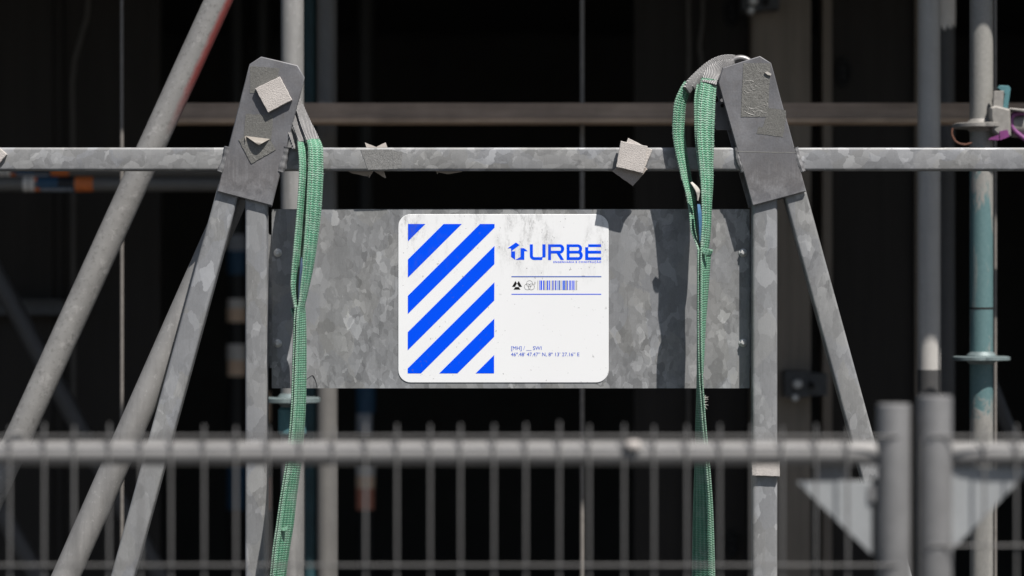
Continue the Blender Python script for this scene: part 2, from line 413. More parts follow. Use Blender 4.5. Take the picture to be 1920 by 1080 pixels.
def teal_mat():
    m = NT('teal_paint_worn'); co = m.obj(); a = m.noise(m.obj((1, 1, 0.45)), 11, 6, 0.7, 0.8); b = m.noise(co, 130, 4, 0.7)
    s = m.node('SeparateXYZ'); m.t.links.new(co, s.inputs[0])
    hi = m.node('MapRange', {'From Min': 0.16, 'From Max': 0.46}); m.t.links.new(m.math('ABSOLUTE', m.math('SUBTRACT', s.outputs[2], 1.48)), hi.inputs[0])
    xr = m.node('MapRange', {'From Min': -0.004, 'From Max': 0.018}); m.t.links.new(s.outputs[0], xr.inputs[0])
    paint = m.mix(b.outputs[0], (0.065, 0.132, 0.140, 1), (0.120, 0.205, 0.212, 1))
    bare = m.mix(b.outputs[0], (0.20, 0.185, 0.17, 1), (0.34, 0.315, 0.29, 1))
    f = m.math('ADD', m.math('ADD', m.math('MULTIPLY', a.outputs[0], 1.45), m.math('MULTIPLY', xr.outputs[0], 0.11)), m.math('MULTIPLY', hi.outputs[0], 0.42))
    f = m.ramp(f, [(0.80, 0), (0.90, 0.85)])
    m.bump(m.math('ADD', f, b.outputs[0]), 0.3, 0.0015)
    return m.set(Base_Color=m.mix(f, paint, bare), Roughness=0.5, Metallic=0.1)

def rake_mat():
    m = NT('rake_tube_red_flank'); co = m.obj(); a = m.noise(co, 14, 5, 0.65); b = m.noise(co, 110, 4, 0.7); d = m.noise(co, 40, 4, 0.7)
    base = m.mix(a.outputs[0], (0.165, 0.162, 0.158, 1), (0.31, 0.305, 0.295, 1))
    base = m.mix(m.math('MULTIPLY', m.ramp(b.outputs[0], [(0.53, 0), (0.68, 1)]), 0.55), base, (0.11, 0.106, 0.10, 1))
    # red tint along one flank of the upper half (u runs round the tube)
    g = m.node('NewGeometry'); nx = m.node('SeparateXYZ'); m.t.links.new(g.outputs['Normal'], nx.inputs[0])
    s = m.node('SeparateXYZ'); m.t.links.new(co, s.inputs[0])
    fl = m.node('MapRange', {'From Min': 0.42, 'From Max': 0.70}); m.t.links.new(m.math('MULTIPLY_ADD', d.outputs[0], 0.25, m.math('SUBTRACT', nx.outputs[0], 0.125)), fl.inputs[0])
    up = m.node('MapRange', {'From Min': 1.80, 'From Max': 1.92}); m.t.links.new(s.outputs[2], up.inputs[0])
    e2 = m.noise(co, 45, 4, 0.7); base = m.mix(m.math('MULTIPLY', m.ramp(e2.outputs[0], [(0.56, 0), (0.66, 1)]), 0.4), base, (0.42, 0.41, 0.40, 1))
    base = m.mix(m.math('MULTIPLY', m.math('MULTIPLY', fl.outputs[0], up.outputs[0]), 0.85), base, (0.26, 0.030, 0.026, 1))
    m.bump(b.outputs[0], 0.3, 0.0012)
    return m.set(Base_Color=base, Roughness=0.55, Metallic=0.15)

M = dict(
    galv_panel=galv('galvanised_sheet', 0.214, (0.985, 1.0, 1.01), 1.15, (1.1, 1.1, 0.72), 50, 0.9),
    galv_tube=galv('galvanised_box_tube', 0.226, (0.99, 1.0, 1.01), 1.05, (0.85, 1, 1), 56, 1.0, seed=3.1),
    galv_leg=galv('galvanised_leg', 0.232, (0.985, 1.0, 1.015), 0.8, (1, 1, 0.6), 44, 0.8, seed=5.7),
    plate=steel_plate('gusset_steel'),
    weld=plain('weld_zinc', (0.17, 0.17, 0.175), 0.55, 0.3, 0.3, 120, 0.6),
    bolt=plain('bolt_steel', (0.55, 0.55, 0.54), 0.35, 0.35, 0.2, 200),
    foam=foam('felt_pad', (0.43, 0.40, 0.378)), foam_shaded=foam('felt_pad_shaded', (0.34, 0.30, 0.27)),  # second felt tone has the shade of the upper pads in its colour
    paper=plain('thin_paper', (0.42, 0.38, 0.35), 0.8, 0, 0.12, 80),
    tape=adhesive('tape_residue'), tape2=adhesive('tape_residue_pale', (0.140, 0.138, 0.129), 0.8), tape_rail=adhesive('tape_residue_rail', (0.185, 0.184, 0.180), 0.3),
    flap=plain('curled_tape', (0.22, 0.20, 0.175), 0.5, 0, 0.12, 90),
    web=webbing('green_webbing', 0.030), webeye=webbing('green_webbing_eye', 0.019), sleeve=sleeve('grey_sleeve'),
    bluetag=plain('blue_label', (0.05, 0.13, 0.24), 0.5, 0, 0.5, 260), rag=plain('frayed_white', (0.42, 0.40, 0.37), 0.9, 0, 0.3, 120),
    navytag=plain('navy_label', (0.045, 0.07, 0.12), 0.5, 0, 0.5, 260),
    fibre=plain('loose_fibre', (0.36, 0.42, 0.37), 0.9, 0, 0.1),
    shackle=plain('shackle_steel', (0.20, 0.195, 0.195), 0.42, 0.5, 0.3, 90), tagplate=plain('tag_plate', (0.14, 0.14, 0.15), 0.5, 0.3, 0.2, 60),
    white=signprint('sign_white', (0.725, 0.735, 0.745)), blue=signprint('sign_blue', (0.0003, 0.070, 0.79), 0.8), black=signprint('sign_black', (0.012, 0.012, 0.012), 0.3),
    navy=signprint('sign_navy', (0.02, 0.085, 0.42), 0.4), bgrey=signprint('barcode_grey', (0.36, 0.355, 0.34), 0.2), blight=signprint('barcode_light', (0.55, 0.55, 0.54), 0.2),
    bblue=signprint('barcode_pale_blue', (0.22, 0.36, 0.66), 0.2), text=signprint('sign_text', (0.012, 0.075, 0.55), 0.3),
    fence=plain('fence_zinc', (0.19, 0.19, 0.192), 0.5, 0.3, 0.2, 30), fence_rail=plain('fence_rail_zinc', (0.222, 0.219, 0.216), 0.6, 0.2, 0.12, 25),
    wire=plain('fence_wire', (0.11, 0.109, 0.108), 0.55, 0.3, 0.2, 60), corner=plain('corner_plate', (0.29, 0.303, 0.312), 0.5, 0.2, 0.18, 14),
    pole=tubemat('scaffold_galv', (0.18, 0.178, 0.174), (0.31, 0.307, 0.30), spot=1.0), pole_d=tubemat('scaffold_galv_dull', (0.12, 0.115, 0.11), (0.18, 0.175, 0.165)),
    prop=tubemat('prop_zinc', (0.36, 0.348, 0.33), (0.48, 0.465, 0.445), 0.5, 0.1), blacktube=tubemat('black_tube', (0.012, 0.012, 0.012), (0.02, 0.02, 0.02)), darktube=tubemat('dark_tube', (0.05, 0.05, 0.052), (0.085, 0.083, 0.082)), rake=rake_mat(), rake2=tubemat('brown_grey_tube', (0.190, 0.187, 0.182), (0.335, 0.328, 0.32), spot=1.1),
    teal=teal_mat(), tealplain=plain('teal_paint', (0.07, 0.18, 0.20), 0.5, 0.1, 0.25, 60), tealdark=plain('teal_paint_dark', (0.012, 0.045, 0.055), 0.6, 0.0, 0.4, 30), tealgrey=plain('teal_grey', (0.15, 0.19, 0.195), 0.5, 0.2, 0.3, 60),  # dark teal is a much darker tone of the teal paint
    cast=plain('cast_zinc', (0.24, 0.23, 0.215), 0.6, 0.2, 0.3, 70), purple=plain('purple_paint', (0.17, 0.035, 0.15), 0.5, 0.1, 0.35, 50), purple_e=plain('purple_edge', (0.20, 0.06, 0.19), 0.5, 0.1, 0.4, 90),
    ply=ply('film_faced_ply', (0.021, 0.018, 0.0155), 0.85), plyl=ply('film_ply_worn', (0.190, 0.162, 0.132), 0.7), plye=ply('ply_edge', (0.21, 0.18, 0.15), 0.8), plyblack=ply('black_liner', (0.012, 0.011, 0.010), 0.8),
    beam=timber('timber_beam', (0.36, 0.275, 0.215)), beamedge=timber('timber_beam_edge', (0.48, 0.35, 0.25)), shade_plank=timber('shade_deck_plank', (0.16, 0.13, 0.10), 'y'),
    conc=plain('unlit_concrete', (0.035, 0.034, 0.033), 0.9, 0, 0.3, 3), facade=plain('facade_render', (0.3, 0.29, 0.27), 0.9, 0, 0.1, 4),  # bay concrete coloured near black, its unlit depth put into the colour
    block=plain('concrete_block', (0.26, 0.25, 0.24), 0.9, 0, 0.2, 20), ground=ground_mat(),
    s_white=plain('sticker_white', (0.75, 0.71, 0.67), 0.6, 0, 0.15, 60), s_orange=plain('sticker_orange', (0.66, 0.17, 0.04), 0.6, 0, 0.2, 60),
    s_salmon=plain('sticker_salmon', (0.62, 0.25, 0.17), 0.6, 0, 0.25, 60), s_blue=plain('sticker_blue', (0.022, 0.075, 0.145), 0.6, 0, 0.3, 60), s_black=plain('sticker_black', (0.012, 0.012, 0.016), 0.6, 0, 0.3, 60),
    s_tan=plain('sticker_tan', (0.88, 0.64, 0.46), 0.6, 0, 0.2, 60), s_grey=plain('sticker_print', (0.34, 0.36, 0.40), 0.6, 0, 0.5, 200),
    cup=plain('black_cup', (0.007, 0.007, 0.007), 0.8, 0, 0.2, 50), cup2=plain('cup_rubber', (0.016, 0.016, 0.016), 0.8, 0, 0.2, 50),
    clamp=plain('clamp_steel', (0.06, 0.062, 0.065), 0.5, 0.4, 0.35, 60), rod=plain('tie_rod_steel', (0.20, 0.185, 0.17), 0.6, 0.2, 0.25, 60), cable=plain('grey_cable', (0.085, 0.078, 0.07), 0.7, 0, 0.2, 50),
)

# ------------------------------------------------------------------ ground and building shell
g = MB(); g.add([(-400,-400,0),(400,-400,0),(400,400,0),(-400,400,0)], [(0,1,2,3)])
tag(g.build('ground', M['ground'], smooth=0), kind='structure')

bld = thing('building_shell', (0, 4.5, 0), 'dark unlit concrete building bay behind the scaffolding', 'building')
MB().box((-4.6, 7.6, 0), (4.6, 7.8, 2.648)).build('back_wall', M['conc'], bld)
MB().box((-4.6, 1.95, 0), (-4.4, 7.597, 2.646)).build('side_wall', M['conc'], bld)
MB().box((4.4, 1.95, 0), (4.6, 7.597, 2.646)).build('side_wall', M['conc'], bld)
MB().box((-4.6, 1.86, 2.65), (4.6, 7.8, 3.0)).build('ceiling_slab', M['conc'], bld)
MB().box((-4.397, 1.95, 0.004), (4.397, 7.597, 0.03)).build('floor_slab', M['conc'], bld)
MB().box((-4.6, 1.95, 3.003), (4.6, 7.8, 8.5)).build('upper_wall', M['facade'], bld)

# ------------------------------------------------------------------ unseen overhead deck added to shade the bay, front edge stepped for it
HD = 2.60
deck = thing('shade_deck', (0, 1.0, HD), 'unseen overhead plank deck added to shade the poles and bay', 'shade deck')
x = -4.0; i = 0; rnd = random.Random(3)
while x < 3.9:
    wdt = 0.245; y0 = (0.60 if x < 0.30 else 0.25) + rnd.uniform(-0.006, 0.006)
    MB().box((x, y0, HD), (x + wdt, 1.93, HD + 0.045)).build('shade_plank', M['shade_plank'], deck, smooth=0)
    x += wdt + 0.004

# ------------------------------------------------------------------ scaffold poles
def rosette(parent, cx, y, z, mat, r=0.062, th=0.009):
    b = MB(); rings = []
    n = 48
    prof = []
    for k in range(n):
        a = 2*math.pi*k/n; rr = r * (1 - 0.10*max(0, math.cos(4*a))**6)
        prof.append((rr*math.cos(a), rr*math.sin(a)))
    rings = [[(cx+p[0]*f, y+p[1]*f, z+h) for p in prof] for f, h in ((0.93, -th/2), (1, -th/2+0.0015), (1, th/2-0.0015), (0.93, th/2))]
    b.loft(rings)
    b.tube([(cx, y, z-0.012), (cx, y, z-0.006), (cx, y, z+0.006), (cx, y, z+0.014)], [0.0245, 0.031, 0.031, 0.0245], 24)
    return b.build('rosette', mat, parent)

def pole(name, px, y, dia, mat, label, group=None, ztop=HD, zbot=0.012, tilt=0, base=True):
    c = W(px, 540, y)
    t = thing(name, (c.x, y, 0), label, 'scaffold pole', group)
    n = 12
    MB().tube([(c.x, y, zbot + (ztop-zbot)*k/n) for k in range(n+1)], dia/2, 28).build('tube', mat, t)
    if base:
        b = MB().box((c.x-0.075, y-0.075, 0.002), (c.x+0.075, y+0.075, 0.012)); b.build('base_plate', M['pole_d'], t)
    return t

pa = pole('scaffold_pole', 548, 0.60, 0.0483, M['pole'], 'sunlit galvanised scaffold pole behind the leaning left gusset', None)
z = W(551, 750, 0.6).z; c = W(548, 540, 0.6)
rosette(pa, c.x, 0.60, z, M['tealgrey'], 0.060, 0.011)
# wedge collar just under it
b = MB(); b.tube([(c.x, .6, z-0.075), (c.x, .6, z-0.070), (c.x, .6, z-0.02), (c.x, .6, z-0.014)], [0.0245, 0.0295, 0.0295, 0.0245], 24); b.build('collar', M['tealplain'], pa)
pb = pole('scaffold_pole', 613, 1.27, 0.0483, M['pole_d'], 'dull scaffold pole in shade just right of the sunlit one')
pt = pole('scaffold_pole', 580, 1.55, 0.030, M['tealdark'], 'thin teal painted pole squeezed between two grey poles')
tp = pole('scaffold_pole', 1840, 0.57, 0.0483, M['teal'], 'teal scaffold pole with worn paint and ring plates')
cx = W(1840, 540, .57).x
ztop_r = W(1840, 236, .57).z; zlow_r = W(1840, 672, .57).z
rosette(tp, cx, .57, ztop_r, M['cast'], 0.060, 0.010)
rosette(tp, cx, .57, zlow_r, M['tealgrey'], 0.060, 0.009)
# joint line
b = MB(); zj = W(1840, 578, .57).z; b.tube([(cx, .57, zj-0.002), (cx, .57, zj+0.002)], 0.0246, 28); b.build('joint', M['cup'], tp)

# prop pair left of the teal pole
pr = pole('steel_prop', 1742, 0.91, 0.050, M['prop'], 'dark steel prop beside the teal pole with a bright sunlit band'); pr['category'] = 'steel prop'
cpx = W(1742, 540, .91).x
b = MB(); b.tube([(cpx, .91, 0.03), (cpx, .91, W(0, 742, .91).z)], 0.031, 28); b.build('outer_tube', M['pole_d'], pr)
MB().tube([(cpx, .91, W(0, 748, .91).z), (cpx, .91, W(0, 693, .91).z)], 0.0258, 28).build('painted_shadow', M['darktube'], pr)  # dark band standing in for the ledger tube's cast shadow
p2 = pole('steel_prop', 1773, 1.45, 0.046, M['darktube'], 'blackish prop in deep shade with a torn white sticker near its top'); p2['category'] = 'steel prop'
cp2 = W(1773, 540, 1.45)
b = MB(); rad = 0.0236
def wrap(b, c, r, z0, z1, a0, a1, n=12, jagz=0.0, seed=0):
    rr = random.Random(seed)
    lo = []; hi = []
    for k in range(n+1):
        a = R(a0 + (a1-a0)*k/n)
        lo.append((c.x + r*math.sin(a), c.y - r*math.cos(a), z0 + rr.uniform(-jagz, jagz)))
        hi.append((c.x + r*math.sin(a), c.y - r*math.cos(a), z1))
    base = b.add(lo + hi, [(k, k+1, n+1+k+1, n+1+k) for k in range(n)])
    return b
cc = Vector((cp2.x, 1.45, 0))
wrap(b, cc, rad, W(0, 52, 1.45).z, W(0, -30, 1.45).z, -80, 85, 14, 0.008, 3).build('torn_sticker', M['s_white'], p2)

# raking tubes
def rake(name, p0, p1, dia, mat, label, cat='scaffold tube', group=None, seg=28):
    p0 = Vector(p0); p1 = Vector(p1)
    t = thing(name, (p0.x, p0.y, 0), label, cat, group)
    n = 14; MB().tube([p0.lerp(p1, k/n) for k in range(n+1)], dia/2, seg).build('tube', mat, t)
    return t
def line(pxa, pya, pxb, pyb, ya, yb, z):
    a = W(pxa, pya, ya); b = W(pxb, pyb, yb); t = (z - a.z)/(b.z - a.z); return a.lerp(b, t)
rake('raking_tube', line(410, 0, 163, 540, .32, .32, 0.0), line(410, 0, 163, 540, .32, .32, 2.58), 0.0545, M['rake'], 'long grey raking tube with a red tint along its upper flank')
rk2 = rake('raking_tube', line(437, 375, 124, 1080, .062, .062, 0.0), line(437, 375, 124, 1080, .062, .062, W(0, 292, .062).z), 0.0530, M['rake2'], 'brownish grey raking tube ending behind the left gusset plate')
q = line(437, 375, 124, 1080, .062, .062, W(0, 320, .062).z)
MB().box((q.x-0.02, 0.0128, q.z-0.02), (q.x+0.02, 0.045, q.z+0.02)).build('end_lug', M['cast'], rk2)
rake('bracing_tube', line(15, 555, 140, 785, 1.75, 1.75, 0.03), line(15, 555, 140, 785, 1.75, 1.75, 2.58), 0.0483, M['darktube'], 'shaded bracing tube slanting down right, the upper of two')
rake('bracing_tube', line(0, 955, 65, 1070, 1.68, 1.68, 0.03), line(0, 955, 65, 1070, 1.68, 1.68, 2.2), 0.0483, M['darktube'], 'shaded bracing tube slanting down right, the lower of two')
rake('bracing_tube', line(1862, 730, 1890, 800, 1.3, 1.3, 0.03), line(1862, 730, 1890, 800, 1.3, 1.3, W(0, 690, 1.3).z), 0.034, M['darktube'], 'thin black bracing tube slanting behind the teal pole')

# horizontal tubes with stickers (left)
def ledger(py, y, dia, px0, px1, label, x_st):
    a = W(px0, py, y); b_ = W(px1, py, y)
    t = thing('ledger_tube', (a.x, y, a.z), label, 'scaffold tube', None)
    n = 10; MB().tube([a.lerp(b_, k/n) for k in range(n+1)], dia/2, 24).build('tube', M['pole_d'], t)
    def band(p0, p1, a0, a1, m, nm, off=0.0006):
        bb = MB(); r = dia/2 + off; lo = []; hi = []; nn = 10
        for k in range(nn+1):
            an = R(a0 + (a1-a0)*k/nn)
            lo.append((W(p0, py, y).x, y - r*math.cos(an), a.z + r*math.sin(an)))
            hi.append((W(p1, py, y).x, y - r*math.cos(an), a.z + r*math.sin(an)))
        bb.add(lo + hi, [(k, k+1, nn+2+k, nn+1+k) for k in range(nn)]); return bb.build(nm, m, t)
    s = x_st
    band(s+0, s+9, -85, 100, M['s_white'], 'white_band'); band(s+11, s+21, -85, 100, M['s_white'], 'white_band')
    band(s+21, s+31, -80, -30, M['s_orange'], 'orange_mark'); band(s+21, s+26, 15, 90, M['s_orange'], 'orange_mark')
    band(s+26, s+65, -28, 95, M['s_blue'], 'blue_band'); band(s+65, s+95, -28, 95, M['s_black'], 'dark_band')
    band(s+31, s+95, -85, -29, M['s_blue'], 'blue_band'); band(s+33, s+92, -62, -38, M['s_grey'], 'print_line', 0.0011)
    band(s+97, s+131, -85, 100, M['s_orange'], 'orange_band')
    return t
ledger(345, 1.80, 0.0375, -140, 508, 'shaded ledger tube with orange and blue sticker, the lower one', 45)
ledger(318, 1.95, 0.0375, -140, 508, 'shaded ledger tube with orange and blue sticker, the upper one', 0)

# dark vertical tubes far inside, wrapped with coloured stickers
def sticker_pole(px, y, dia, label, bands):
    t = pole('scaffold_pole', px, y, dia, M['blacktube'], label, None, 2.645, 0.042, base=False)
    cc = Vector((W(px, 540, y).x, y, 0))
    b = MB().box((cc.x-0.07, y-0.07, 0.031), (cc.x+0.07, y+0.07, 0.042)); b.build('base_plate', M['pole_d'], t)
    for (p0, p1, a0, a1, mt) in bands:
        wrap(MB(), cc, dia/2+0.001, W(0, p1, y).z, W(0, p0, y).z, a0, a1, 12).build('sticker_band', M[mt], t)
sticker_pole(444, 2.95, 0.056, 'dark tube with tan and pale stickers behind the left upright', [(440,470,-85,85,'s_grey'),(470,515,-85,85,'s_blue'),(560,578,-60,85,'s_white'),(578,604,-80,80,'s_tan'),(645,675,-85,85,'s_white'),(675,705,-60,85,'s_tan'),(870,935,-85,85,'s_blue'),(935,955,-85,60,'s_blue')])
sticker_pole(686, 2.95, 0.054, 'dark tube with blue and salmon stickers below the panel', [(700,775,-85,85,'s_blue'),(775,812,-80,40,'s_grey'),(868,892,-80,80,'s_white'),(892,915,-80,70,'s_tan'),(915,955,-80,60,'s_salmon')])
sticker_pole(492, 2.9, 0.044, 'dark tube with a reddish sticker beside the left sling', [(320,360,-80,85,'s_salmon'),(735,790,-80,85,'s_tan'),(895,955,-80,85,'s_salmon')])

# thin tie rods
for px, y, d, lab in ((228.5, 1.0, 0.0075, 'thin pale vertical rod behind the sunlit raking tube'), (1091.5, 1.1, 0.0105, 'thin pale vertical rod rising behind the sign'), (1866, 0.75, 0.007, 'thin brown vertical rod beside the teal pole')):
    c_ = W(px, 540, y); t = thing('tie_rod', (c_.x, y, 0), lab, 'rod')
    MB().tube([(c_.x, y, 0.0), (c_.x, y, 1.3), (c_.x, y, HD)], d/2, 10).build('rod', M['rod'], t)

# timber rail across the bay
ya = 1.05; a = W(322, 193, ya); b_ = W(1990, 230, ya)
tb = thing('timber_rail', (0, ya, 1.9), 'long brown timber rail running across the dark bay', 'timber beam')
h1 = W(0, 222, ya).z
MB().box((a.x, ya, h1 + 0.0006), (b_.x, ya + 0.10, a.z)).build('board', M['beam'], tb, smooth=0)
MB().box((a.x, ya - 0.006, b_.z), (b_.x, ya + 0.10, h1)).build('edge_strip', M['beamedge'], tb, smooth=0)
q = W(1975, 230, ya)
MB().box((q.x - 0.02, ya + 0.1005, 0.0), (q.x + 0.02, ya + 0.14, q.z + 0.03)).build('support_post', M['plyblack'], tb, smooth=0)
q = W(613, 210, 1.2); MB().box((q.x - 0.015, ya + 0.1003, 1.905), (q.x + 0.015, 1.252, 1.925)).build('bracket', M['cast'], tb, smooth=0)

# ------------------------------------------------------------------ formwork at the right
YF = 2.05
def fpanel(px0, px1, y, mat, label, thick=0.05, ztop=2.645, holes=(), extra=None):
    x0 = W(px0, 0, y).x; x1 = W(px1, 0, y).x
    t = thing('formwork_shutter', ((x0+x1)/2, y, 0.03), label, 'formwork')
    MB().box((x0, y, 0.031), (x1, y + thick, ztop)).build('face_board', mat, t, smooth=0)
    for hx, hy, hw, hh in holes:
        c_ = W(hx, hy, y); s = sc_at(y); b = MB(); n = 28; rings = []
        for f, d in ((1.0, -0.001), (0.92, -0.010), (0.66, -0.010), (0.55, -0.002)):
            rings.append([(c_.x + hw*s/2*f*math.cos(2*math.pi*k/n), y + d, c_.z + hh*s/2*f*math.sin(2*math.pi*k/n)) for k in range(n)])
        b.loft(rings); o = b.build('tie_cup', M['cup'], t)
        b = MB()
        for dz in (-0.25, 0.25):
            b.tube([(c_.x, y - 0.012, c_.z + dz*hh*s*0.6), (c_.x, y - 0.003, c_.z + dz*hh*s*0.6)], 0.007, 12)
        b.build('plug', M['cup2'], o)
    return t
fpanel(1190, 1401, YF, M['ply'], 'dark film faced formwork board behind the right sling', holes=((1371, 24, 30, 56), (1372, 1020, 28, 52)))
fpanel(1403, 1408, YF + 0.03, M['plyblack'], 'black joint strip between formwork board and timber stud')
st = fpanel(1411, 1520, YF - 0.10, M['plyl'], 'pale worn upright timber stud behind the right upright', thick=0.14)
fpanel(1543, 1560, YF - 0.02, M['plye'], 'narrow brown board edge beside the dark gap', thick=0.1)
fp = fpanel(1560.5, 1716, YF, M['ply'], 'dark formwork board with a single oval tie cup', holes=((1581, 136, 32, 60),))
x_ = W(1717.5, 0, YF).x
b = MB().box((x_ - 0.003, YF - 0.02, 0.031), (x_ + 0.003, YF + 0.05, 2.645)); b.build('edge_trim', M['plye'], fp, smooth=0)
# dark formwork at left with joints
fleft = []
for k, (p0, p1) in enumerate(((-220, 98), (100, 118), (120, 300))):
    lab = ('wide dark formwork board behind the raking tube foot', 'narrow dark filler strip between two formwork boards', 'dark formwork board behind the thin rod at the bracing tubes')[k]
    fleft.append(fpanel(p0, p1, 2.45 + 0.01*k, M['ply'], lab))
MB().box((W(-220, 0, 2.40).x, 2.38, W(0, 590, 2.40).z), (W(122, 0, 2.40).x, 2.449, W(0, 566, 2.40).z)).build('waler', M['clamp'], fleft[0], smooth=0)
MB().box((W(-220, 0, 2.40).x, 2.36, W(0, 566, 2.40).z + .0005), (W(122, 0, 2.40).x, 2.449, W(0, 562, 2.40).z)).build('waler_flange', M['clamp'], fleft[0], smooth=0)
# hanging cables
def cable(pts, y, r, label, mat):
    p = [W(a, b, y) for a, b in pts]; t = thing('cable', (p[0].x, y, p[-1].z), label, 'cable')
    k = crom([list(v) for v in p], 8); MB().tube([Vector(v) for v in k], r, 8).build('cord', mat, t)
cable([(1292, -290), (1291, 0), (1292, 90), (1291, 170), (1290, 400), (1291, 700), (1290, 1000), (1290, 1460)], YF - 0.03, 0.0055, 'straight hanging cable on the dark formwork board', M['cable'])
cable([(1318, -290), (1318, 0), (1316, 50), (1312, 85), (1315, 110), (1317, 150), (1316, 250), (1310, 600), (1312, 1460)], YF - 0.025, 0.0055, 'wavy hanging cable beside the straight one', M['cable'])
cable([(168, -240), (166, 0), (155, 60), (141, 110), (137, 150), (136, 170), (138, 420), (138, 1460)], 2.40, 0.006, 'kinked dark cable hanging down the left formwork', M['cable'])

def clamp(px0, py0, px1, py1, y, label):
    a = W(px0, py1, y); b_ = W(px1, py0, y); t = thing('formwork_clamp', (a.x, y, a.z), label, 'clamp')
    m_ = (a.x*0.45 + b_.x*0.55)
    MB().box((a.x, y, a.z + 0.004), (m_, y + 0.10, b_.z)).build('jaw', M['clamp'], t, smooth=0)
    MB().box((m_ + 0.002, y + 0.012, a.z + 0.008), (b_.x, y + 0.10, b_.z - 0.006)).build('hook_plate', M['clamp'], t, smooth=0)
    for fx, fz, r in ((0.28, 0.55, 0.013), (0.22, 0.05, 0.011), (0.62, 0.5, 0.008)):
        p = Vector((a.x + (b_.x-a.x)*fx, y, a.z + (b_.z-a.z)*fz))
        bb = MB(); bb.tube([p + Vector((0, 0.012, 0)), p + Vector((0, -0.016, 0)), p + Vector((0, -0.022, 0))], [r, r, r*0.6], 8)
        bb.build('bolt', M['bolt'] if fx < .6 else M['cup'], t)
clamp(1472, 696, 1552, 748, YF - 0.20, 'dark steel clamp bolted across stud and board low down')
clamp(1392, -14, 1462, 22, YF - 0.20, 'dark steel clamp bolted across stud and board at the top')

# ------------------------------------------------------------------ ledger head on the teal pole
lh = thing('ledger_end', W(1885, 236, .57), 'purple sprayed ledger end wedged onto the teal pole ring', 'scaffold coupler')
y = .545
b = MB()
A = W(1854, 200, y); B = W(1891, 258, y)
P = [(1853,203),(1862,199),(1890,206),(1892,256),(1874,262),(1858,247),(1853,222)]
b.prism(pxpoly(P, y), y-0.028, y+0.03, 0.004); b.build('wedge_head', M['cast'], lh)
b = MB(); P = [(1874,246),(1889,243),(1892.5,256),(1875,263)]; b.prism(pxpoly(P, y-0.029), y-0.0305, y-0.0285); b.build('purple_spray', M['purple'], lh)
b = MB(); P = [(1856,262),(1872,262.5),(1872,246),(1868,250)]; b.prism(pxpoly([(1853,262),(1873,263),(1873,252),(1858,258)], y-0.026), y-0.0285, y-0.02); b.build('purple_spray', M['purple'], lh)
# wedge plates
b = MB(); P = [(1870,165),(1874,160),(1891,161),(1894.5,166),(1889,206),(1879,206),(1883,176)]; b.prism(pxpoly(P, y), y-0.004, y+0.006, 0.001); b.build('wedge', M['tealplain'], lh)
b = MB(); P = [(1863,171),(1882,170),(1880,206),(1861,206)]; b.prism(pxpoly(P, y-0.012), y-0.016, y-0.008, 0.001); b.build('wedge_pin', M['cast'], lh)
# curved ledger collar
pts = crom([list(W(a, b_, y)) for a, b_ in ((1930,208),(1916,212),(1901,215),(1896,226),(1899,240),(1910,252),(1930,266))], 6)
MB().tube([Vector(p) for p in pts], 0.0052, 12).build('flared_rim', M['purple_e'], lh)
MB().tube([W(1897, 236, y+0.02), W(2040, 240, y+0.02)], 0.0242, 24).build('ledger_tube', M['cast'], lh)
b = MB(); b.prism(pxpoly([(1889,207),(1925,213),(1925,206),(1890,203)], y), y-0.02, y+0.02, .002); b.build('top_lug', M['cast'], lh)
# loop of wire under the ring
pts = crom([list(W(a, b_, .53)) for a, b_ in ((1786,240),(1785,252),(1793,266),(1808,271),(1822,268))], 6)
t = thing('wire_loop', W(1800, 240, .53), 'thin rusty wire loop hanging under the teal pole ring', 'wire')
MB().tube([Vector(p) for p in pts], 0.002, 8).build('wire', plain('rusty_wire', (0.12, 0.05, 0.03), 0.8), t)

# ------------------------------------------------------------------ the lifting rack
GF = -0.046                        # gusset front
RF = -0.040                        # rail front
rack = thing('lifting_rack', (0, -0.02, 0), 'galvanised steel A-frame lifting rack carrying a panel between two uprights', 'steel rack')
RY = RF + 0.021
def rl(px, py): return W(px, py, RF)
b = MB(); b.boxtube((-1.45, RY, rl(0, 298).z), (1.45, RY, rl(0, 298).z), 0.0430, 0.042, 0.0048, steps=40); b.build('rail', M['galv_tube'], rack)
UF = -0.036; UY = UF + 0.02
for px0, px1 in ((459, 500.5), (1410.5, 1458)):
    a = W((px0+px1)/2, 378, UF); wd = (px1-px0)*sc_at(UF)
    b = MB(); b.boxtube((a.x, UY, 0.0605), (a.x, UY, a.z + 0.03), wd, 0.040, 0.006, steps=20); b.build('upright', M['galv_leg'], rack)
LF = -0.037; LY = LF + 0.02
for pa_, pb_ in (((422.7, 375), (229.5, 1080)), ((1494.6, 375), (1688.2, 1080))):
    a = W(*pa_, LF); d = (W(*pb_, LF) - a); a = a - d*0.035; e = a + d * ((0.0605 - a.z)/d.z)
    a.y = e.y = LY
    b = MB(); b.boxtube(a, e, 0.0425, 0.040, 0.005, steps=20); b.build('brace_leg', M['galv_leg'], rack)
